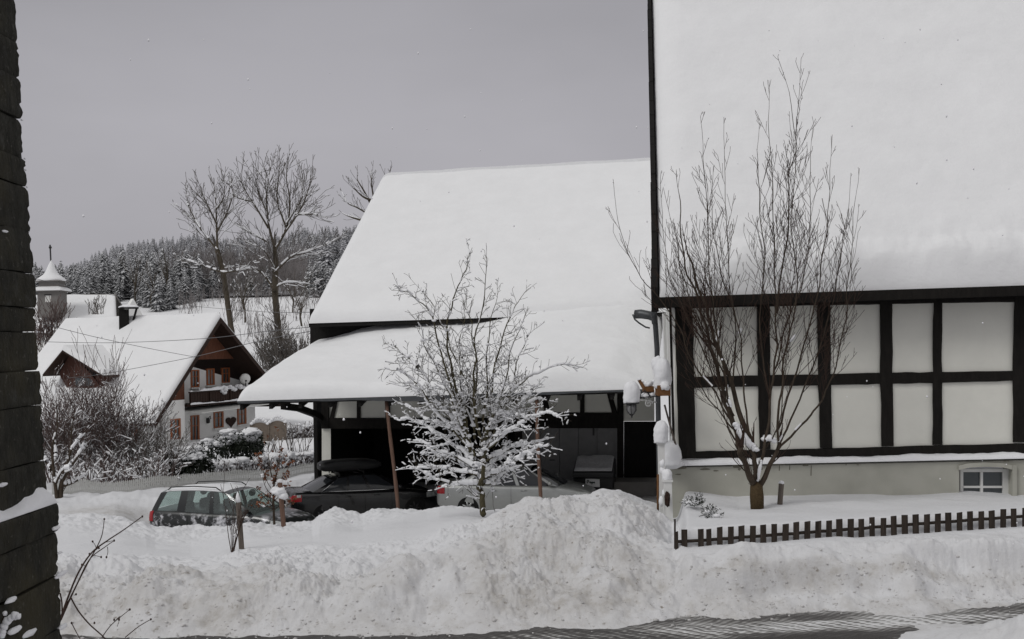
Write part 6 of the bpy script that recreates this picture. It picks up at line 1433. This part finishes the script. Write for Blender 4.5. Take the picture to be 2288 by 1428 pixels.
# dwarf conifers in the front garden
for i, (x, y, Yv, lab) in enumerate([(1548, 1124, 15.9, 'dwarf evergreen twigs poking from the snow mound by the plinth corner'), (1592, 1152, 15.2, 'drooping snowy dwarf shrub just behind the left end of the picket fence')]):
    random.seed(90+i); c = P(x, y, Yv); root = thing('dwarf_shrub', lab, 'shrub', tuple(c), 0, 'dwarf shrubs in the front garden'); segs = []
    cf = dict(step=.03, wob=.12, up=-.1, ang=35, ratio=.55, den=.7, maxd=2, rmin=.0028)
    for k in range(26): sprout(segs, c+V(random.uniform(-.06, .06), random.uniform(-.06, .06), -.03), V(random.gauss(0, 1), random.gauss(0, .8), random.uniform(.2, 1.0)), random.uniform(.10, .19), .006, 0, cf)
    mb = MB(); mb.segs(segs, 3)
    for s in segs:
        for _ in range(2):
            p = V(*s[3:6]); a = V(random.gauss(0, 1), random.gauss(0, 1), random.gauss(0, .7)).normalized(); b = rnd_perp(a); l = .022; mb.add([p, p+a*l*.5+b*l*.16, p+a*l, p+a*l*.5-b*l*.16], [(0, 1, 2, 3)])
    mb.build('twigs', M['evergreen'], root); mb = MB(); mb.segs(snow_segs(segs, .012, .25, .4), 4); blobs_on(mb, segs, 5 if i == 0 else 12, .035); mb.build('snow', M['snow_blob'], root, smooth=True)

# --- tall bare trees beyond the gabled house
cfgT = dict(step=.45, wob=.12, up=.35, ang=36, ratio=.6, den=.50, maxd=3, rmin=.019)
def tall(label, Y0, limbs, seed, tl, den, dy=2.0, sn=.07, cfg=cfgT):
    random.seed(seed); b = limbs[0][2][0]; root = thing('bare_tree', label, 'tree', tuple(P(*b, Y0)), 0, 'tall bare trees on the slope')
    sg, lg = limb_tree(root, Y0, limbs, cfg, M['tall_bark'], M['gray_twig'], dy=dy, first=.1, tl=tl, den=den, up=.6)
    S = snow_segs(lg, sn, .8, .2, cap=.12); mb = MB(); mb.segs(S, 5); mb.segs(snow_segs(sg, .03, .25, .5), 4); mb.build('branch_snow', M['snow_blob'], root, smooth=True)
tall('tallest bare tree with two thick snow-lined side limbs, between gabled house and barn', 95, [(.34, .28, [(632, 856), (622, 740), (614, 650)]), (.28, .20, [(614, 650), (616, 590), (614, 555)]),
  (.13, .018, [(614, 555), (600, 500), (596, 440), (600, 400), (606, 365)]), (.13, .018, [(614, 560), (640, 510), (648, 450), (640, 400), (645, 362)]), (.10, .018, [(600, 510), (570, 460), (545, 420), (535, 390)]), (.10, .018, [(630, 530), (670, 470), (690, 420), (695, 385)]),
  (.11, .018, [(614, 610), (650, 575), (690, 562), (745, 540)]), (.12, .02, [(612, 645), (585, 610), (555, 597), (530, 600)]), (.08, .018, [(612, 645), (640, 632), (682, 634)]), (.08, .018, [(596, 540), (560, 520), (530, 505)]), (.09, .018, [(640, 510), (620, 450), (622, 400), (625, 362)]),
  (.08, .018, [(660, 480), (700, 480), (718, 485)]), (.08, .018, [(640, 500), (675, 440), (670, 390)]), (.08, .018, [(600, 480), (575, 420), (578, 370)]), (.07, .018, [(614, 600), (590, 560), (560, 545)]), (.07, .018, [(560, 450), (525, 440), (520, 430)])], 5, 3.2, 3.6)
tall('slimmer bare tree leaning left, left of the tallest tree', 92, [(.25, .22, [(520, 760), (512, 700), (500, 620), (486, 560)]), (.12, .018, [(486, 560), (484, 500), (482, 450), (478, 410)]), (.09, .018, [(486, 560), (455, 520), (430, 490), (412, 478)]), (.09, .018, [(484, 520), (505, 480), (520, 440), (530, 425)]),
  (.09, .018, [(484, 500), (460, 450), (448, 420)]), (.08, .018, [(500, 610), (470, 600), (420, 582)]), (.08, .018, [(500, 610), (530, 605), (560, 598)]), (.08, .018, [(482, 470), (500, 440), (500, 405)]), (.07, .018, [(450, 515), (425, 470), (418, 450)])], 6, 2.9, 3.4)
tall('bare tree crown rising behind the left gable end of the barn', 58, [(.2, .18, [(850, 900), (846, 600), (840, 470)]), (.07, .01, [(840, 480), (815, 430), (800, 405), (798, 395)]), (.07, .01, [(840, 470), (830, 410), (832, 384)]), (.06, .01, [(842, 490), (800, 465), (778, 455), (768, 438)]), (.1, .02, [(840, 470), (860, 420), (870, 392)]), (.1, .02, [(840, 500), (800, 490), (775, 482)]), (.09, .02, [(838, 450), (812, 440), (790, 420)])], 7, 1.3, 3.2, 1.2, .02, dict(cfgT, rmin=.010, step=.3))
for i, (x, yb, yt, Yv, lab) in enumerate([(876-0, 0, 0, 0, ''), (305, 688, 560, 165, 'dark forked bare tree at the forest edge above the chimney'), (373, 682, 540, 168, 'slender bare tree at the forest edge right of the chimney'), (340, 686, 600, 160, 'leaning bare tree at the forest edge, between two straighter ones'), (548, 720, 610, 140, 'thin forked bare tree on the snowfield left of the tallest trunk'), (655, 720, 590, 150, 'reddish slender bare tree right of the tallest trunk'), (675, 730, 640, 135, 'small bare tree on the slope before the barn roof')]):
    if not lab: continue
    random.seed(200+i); w = lambda s: random.uniform(-s, s); h_ = yb-yt
    lim = [(.14, .09, [(x, yb+4), (x+w(4), yb-h_*.25), (x+w(7), yb-h_*.45)])]
    q = lim[0][2][-1]
    for k in range(6): e = (x+random.uniform(-.35, .35)*h_, yt+random.uniform(0, .35)*h_); s = (x+(q[0]-x)*.8, yb-h_*random.uniform(.22, .45)); lim.append((.08, .02, [s, ((s[0]*.5+e[0]*.5), s[1]*.45+e[1]*.55+w(4)), e]))
    tall(lab, Yv, lim, 200+i, 2.6, .9, 1.5, .05, dict(cfgT, rmin=.024, step=.7, maxd=3))

# ================================================================== FOREST (one mass each)
def conifer_template(h, seed, snow=.55):
    random.seed(seed); V_, F_, M_ = [], [], []
    def add(vs, m):
        k = len(V_); V_.extend(vs); F_.append(tuple(range(k, k+len(vs)))); M_.append(m)
    nt = 25
    for t in range(nt):
        f = t/nt; z = h*(.10+.88*f); R = h*.25*(1-f)**.75+.02*h; nb = 9 if f < .6 else 7
        for b in range(nb):
            a = 2*math.pi*(b+random.random()*.7)/nb; r = R*random.uniform(.55, 1.2); dz = -r*random.uniform(.15, .7); wd = r*.20+.008*h
            c, s = math.cos(a), math.sin(a); px, py = -s, c; zz = z+random.uniform(-.03, .03)*h
            m = 1 if random.random() < snow else 0
            add([(0, 0, zz+.25), (c*r*.55+px*wd, s*r*.55+py*wd, zz+dz*.45), (c*r, s*r, zz+dz), (c*r*.55-px*wd, s*r*.55-py*wd, zz+dz*.45)], 0)
            if m: q = .86; add([(c*.1*r, s*.1*r, zz+.36), (c*r*.5*q+px*wd*.75, s*r*.5*q+py*wd*.75, zz+dz*.40+.14), (c*r*.95, s*r*.95, zz+dz*.9+.10), (c*r*.5*q-px*wd*.75, s*r*.5*q-py*wd*.75, zz+dz*.40+.14)], 1)
    add([(-.15, 0, 0), (.15, 0, 0), (0, 0, h)], 0)
    return np.array(V_), F_, M_
def bare_template(h, seed, rmin=.03):
    random.seed(seed); segs = []; cf = dict(step=h*.07, wob=.10, up=.7, ang=32, ratio=.55, den=.75, maxd=3, rmin=rmin)
    sprout(segs, V(0, 0, 0), V(random.gauss(0, .05), random.gauss(0, .05), 1), h*.85, h*.011, 0, cf); m = MB(); m.segs(segs, 3); return np.array(m.v), m.f, [0]*len(m.f)
def scatter(name, temps, places, mats, label=None):
    vs, fs, ms = [], [], []; k = 0
    for (x, y, z, s, r, ti) in places:
        tv, tf, tm = temps[ti]; c, sn = math.cos(r), math.sin(r); w = tv.copy(); w[:, 0] = (tv[:, 0]*c-tv[:, 1]*sn)*s+x; w[:, 1] = (tv[:, 0]*sn+tv[:, 1]*c)*s+y; w[:, 2] = tv[:, 2]*s+z
        vs.append(w); fs.extend([tuple(i+k for i in f) for f in tf]); ms.extend(tm); k += len(tv)
    me = bpy.data.meshes.new(name); me.from_pydata(np.concatenate(vs).tolist(), [], fs)
    for m in mats: me.materials.append(m)
    me.polygons.foreach_set('material_index', ms); me.update(); o = bpy.data.objects.new(name, me); col.objects.link(o); o['kind'] = 'stuff'; 
    if label: o['label'] = label
    return o
def places(n, pxr, Yr, cond, hr, nt, seed):
    random.seed(seed); out = []; tries = 0
    while len(out) < n and tries < n*40:
        tries += 1; px = random.uniform(*pxr); Y = random.uniform(*Yr)
        if not cond(px, Y): continue
        x = (px-CX)/F*Y; out.append((x, Y, hz(x, Y)-.2, random.uniform(*hr), random.uniform(0, 6.3), random.randrange(nt)))
    return out
snowy = [conifer_template(1, 300+i, .62) for i in range(6)]
for t in snowy: pass
def ct(h, s, sn): v, f, m = conifer_template(h, s, sn); return (v/h, f, m)
near_t = [ct(12, 300+i, .86) for i in range(6)]; dark_t = [ct(14, 320+i, .30) for i in range(5)]
clear = lambda px, Y: not (680 < px < 800 and 185 < Y < 345)
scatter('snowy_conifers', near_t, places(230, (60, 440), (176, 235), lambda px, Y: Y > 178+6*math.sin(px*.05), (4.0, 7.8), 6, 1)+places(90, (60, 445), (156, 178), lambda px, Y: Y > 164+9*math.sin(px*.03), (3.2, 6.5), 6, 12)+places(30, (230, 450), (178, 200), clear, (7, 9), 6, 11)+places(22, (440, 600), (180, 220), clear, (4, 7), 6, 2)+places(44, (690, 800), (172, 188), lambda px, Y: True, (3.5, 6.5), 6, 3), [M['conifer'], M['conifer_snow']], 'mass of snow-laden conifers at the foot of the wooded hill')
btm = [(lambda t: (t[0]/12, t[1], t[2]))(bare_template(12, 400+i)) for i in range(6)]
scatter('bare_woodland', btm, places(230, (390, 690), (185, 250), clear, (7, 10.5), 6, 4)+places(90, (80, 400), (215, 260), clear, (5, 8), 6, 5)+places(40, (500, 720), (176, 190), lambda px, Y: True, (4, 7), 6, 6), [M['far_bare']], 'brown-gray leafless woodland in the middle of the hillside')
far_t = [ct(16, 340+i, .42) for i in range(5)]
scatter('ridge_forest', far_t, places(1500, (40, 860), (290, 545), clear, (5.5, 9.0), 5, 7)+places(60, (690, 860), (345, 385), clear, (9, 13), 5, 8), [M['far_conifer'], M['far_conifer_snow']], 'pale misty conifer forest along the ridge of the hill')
mb = MB()   # dark forest floor so that snow does not shine between the far trees
cfgG = dict(step=.5, wob=.15, up=.4, ang=30, ratio=.6, den=.4, maxd=2, rmin=.02); random.seed(66); segs = []
for i in range(520):
    px = random.uniform(400, 760); Y = random.uniform(120, 176); x = (px-CX)/F*Y
    if px < 500 and Y < 150: continue
    if mnoise.noise(V(px*.02, Y*.06, 0)) < -.05: continue
    for _ in range(2): sprout(segs, V(x+random.uniform(-.5, .5), Y, hz(x, Y)-.1), V(random.gauss(0, .2), random.gauss(0, .2), 1), random.uniform(1.0, 2.8), .03, 0, cfgG)
mb.segs(segs, 3); o = mb.build('slope_scrub', M['far_bare'], None, smooth=True); tag(o, 'thin leafless scrub scattered over the snowy slope', None, None, 'stuff')

# forest floor sheet, dark litter and snow under the trees
def hfloor(x, y): return hfull(x, y)+.35
fl = grid_obj('forest_floor', np.linspace((20-CX)/F, (675-CX)/F, 160), np.geomspace(180, 640, 120), M['hill_floor'], hf=hfloor)
fl2 = grid_obj('forest_floor', np.linspace((675.5-CX)/F, (1500-CX)/F, 120), np.geomspace(345, 640, 70), M['hill_floor'], hf=hfloor)

# ================================================================== OVERHEAD CABLES
def cable(label, pts, r=.014):
    q = smooth_path([P(*p) for p in pts], 14); mb = MB(); mb.tube(q, r, 6); o = mb.build('overhead_cable', M['cable'], None, smooth=True); tag(o, label, 'cable', 'overhead cables above the gabled house')
cable('cable sloping from the slate wall down to the gable of the white house', [(60, 714, 52), (200, 750, 55), (320, 776, 58), (436, 798, 62.5)])
cable('nearly level cable crossing the gabled house roof towards the barn corner', [(40, 762, 52), (240, 766, 50), (450, 757, 46), (600, 740, 40), (704, 730, 35.6)], .012)
cable('lowest cable rising from the dormer past the gable to the barn', [(150, 845, 57), (240, 834, 58), (430, 798, 57), (580, 762, 45), (706, 738, 35.5)])
cable('highest thin cable in front of the forest, right of the gabled house ridge', [(420, 683, 88), (520, 692, 80), (620, 698, 70), (692, 698, 60)], .016)
cable('cable passing in front of the church belfry', [(55, 617, 75), (110, 630, 76), (180, 645, 78), (265, 662, 82)], .018)

# crumbs and clods rolled down the ploughed banks
random.seed(404); mb = MB()
for i in range(900):
    px = random.uniform(130, 2300); y = random.choice([random.uniform(12.1, 13.6), random.gauss(12.45, .25)])
    if 1000 < px < 1480: y = random.uniform(12.1, 16.5)
    elif px > 1500: y = random.gauss(12.9, .25)+.0006*(px-1530)
    x = (px-CX)/F*y; r = random.choice([.005, .007, .009, .012, .017])*random.uniform(.7, 1.3)*(1.25 if 1000 < px < 1480 else 1)
    if y < 12.0 or (px > 1500 and y > fYa(px)-.3): continue
    z = hz(x, y)
    if z < RZ+.01: z = RZ+.01
    mb.blob((x, y, z+r*.1), (r*random.uniform(.8, 1.6), r, r*.8), 1, .6, 1.7, i)
o = mb.build('snow_crumbs', M['grimy_snow'], None, smooth=True); tag(o, 'small crumbs and clods of snow along the ploughed banks', None, None, 'stuff')

# ================================================================== FALLING SNOW
random.seed(88); mb = MB()
for i in range(170):
    Y = random.uniform(5.5, 17); p = P(random.uniform(160, 2288), random.uniform(60, 1300), Y)
    if p.z < hz(p.x, p.y)+.15 or (Y > 13.5 and random.random() < .3): continue
    r = random.uniform(.004, .0085)*(.6+Y/22); mb.blob(p, (r, r, r*random.uniform(.8, 1.7)), 1, .4, 2, i)
o = mb.build('falling_snow', M['flake'], None, smooth=True); tag(o, 'scattered white snowflakes drifting in the air', None, None, 'stuff')

for o in scn.objects:
    if o.parent is not None and o.name.split('.')[0] in ('twig_snow', 'branch_snow', 'withered_leaf', 'snow', 'balcony_snow', 'ledge_snow', 'flaked_render', 'wall_crack'): o['kind'] = 'stuff'

# ================================================================== LIGHT
w = bpy.data.worlds.new('World'); scn.world = w; w.use_nodes = True; nt = w.node_tree; N = nt.nodes; L = nt.links; bg = N['Background']
SUN_EL, SUN_ROT = math.radians(43), math.radians(-52)
sky = N.new('ShaderNodeTexSky'); sky.sky_type = 'NISHITA'; sky.sun_disc = False; sky.sun_elevation = SUN_EL; sky.sun_rotation = math.radians(180)+SUN_ROT; sky.air_density = 1.5; sky.dust_density = 6
hs = N.new('ShaderNodeHueSaturation'); hs.inputs['Saturation'].default_value = .25; L.new(sky.outputs[0], hs.inputs['Color'])
tc = N.new('ShaderNodeTexCoord'); sp = N.new('ShaderNodeSeparateXYZ'); L.new(tc.outputs['Generated'], sp.inputs[0])
rp = N.new('ShaderNodeValToRGB'); e = rp.color_ramp.elements; e[0].position = 0; e[0].color = (3.85/8, 3.77/8, 4.06/8, 1); e[1].position = 1; e[1].color = (5.2/8, 5.18/8, 5.25/8, 1)
for p_, c_ in ((.08, (3.85, 3.77, 4.06)), (.20, (3.70, 3.62, 3.90)), (.34, (3.15, 3.08, 3.32)), (.55, (4.3, 4.27, 4.4))): k = e.new(p_); k.color = (c_[0]/8, c_[1]/8, c_[2]/8, 1)
L.new(sp.outputs['Z'], rp.inputs['Fac'])
nz = N.new('ShaderNodeTexNoise'); nz.inputs['Scale'].default_value = 1.7; nz.inputs['Detail'].default_value = 5; nz.inputs['Roughness'].default_value = .5
mp = N.new('ShaderNodeMapping'); mp.inputs['Scale'].default_value = (1, 1, 2.6); L.new(tc.outputs['Generated'], mp.inputs[0]); L.new(mp.outputs[0], nz.inputs['Vector'])
mr = N.new('ShaderNodeMapRange'); mr.inputs['From Min'].default_value = .3; mr.inputs['From Max'].default_value = .7; mr.inputs['To Min'].default_value = .90*8; mr.inputs['To Max'].default_value = 1.18*8; L.new(nz.outputs['Fac'], mr.inputs['Value'])
vm = N.new('ShaderNodeVectorMath'); vm.operation = 'SCALE'; L.new(rp.outputs[0], vm.inputs[0]); L.new(mr.outputs[0], vm.inputs['Scale'])
mx = N.new('ShaderNodeMix'); mx.data_type = 'RGBA'; mx.inputs['Factor'].default_value = .90; L.new(hs.outputs[0], mx.inputs[6]); L.new(vm.outputs[0], mx.inputs[7])
L.new(mx.outputs[2], bg.inputs['Color']); bg.inputs['Strength'].default_value = .10
sd_ = bpy.data.lights.new('sun', 'SUN'); sd_.energy = 1.1; sd_.angle = math.radians(20); sd_.color = (1, .985, .96)
so = bpy.data.objects.new('sun', sd_); col.objects.link(so)
az = SUN_ROT; dirv = V(math.sin(az)*math.cos(SUN_EL), -math.cos(az)*math.cos(SUN_EL), math.sin(SUN_EL)); so.rotation_euler = dirv.to_track_quat('Z', 'Y').to_euler(); so.location = (0, 0, 30)
vs = scn.view_settings; vs.view_transform = 'Standard'; vs.look = 'None'; vs.exposure = 0; vs.gamma = 1
scn.render.engine = 'CYCLES'; scn.cycles.max_bounces = 8; scn.cycles.diffuse_bounces = 4; scn.cycles.transparent_max_bounces = 16
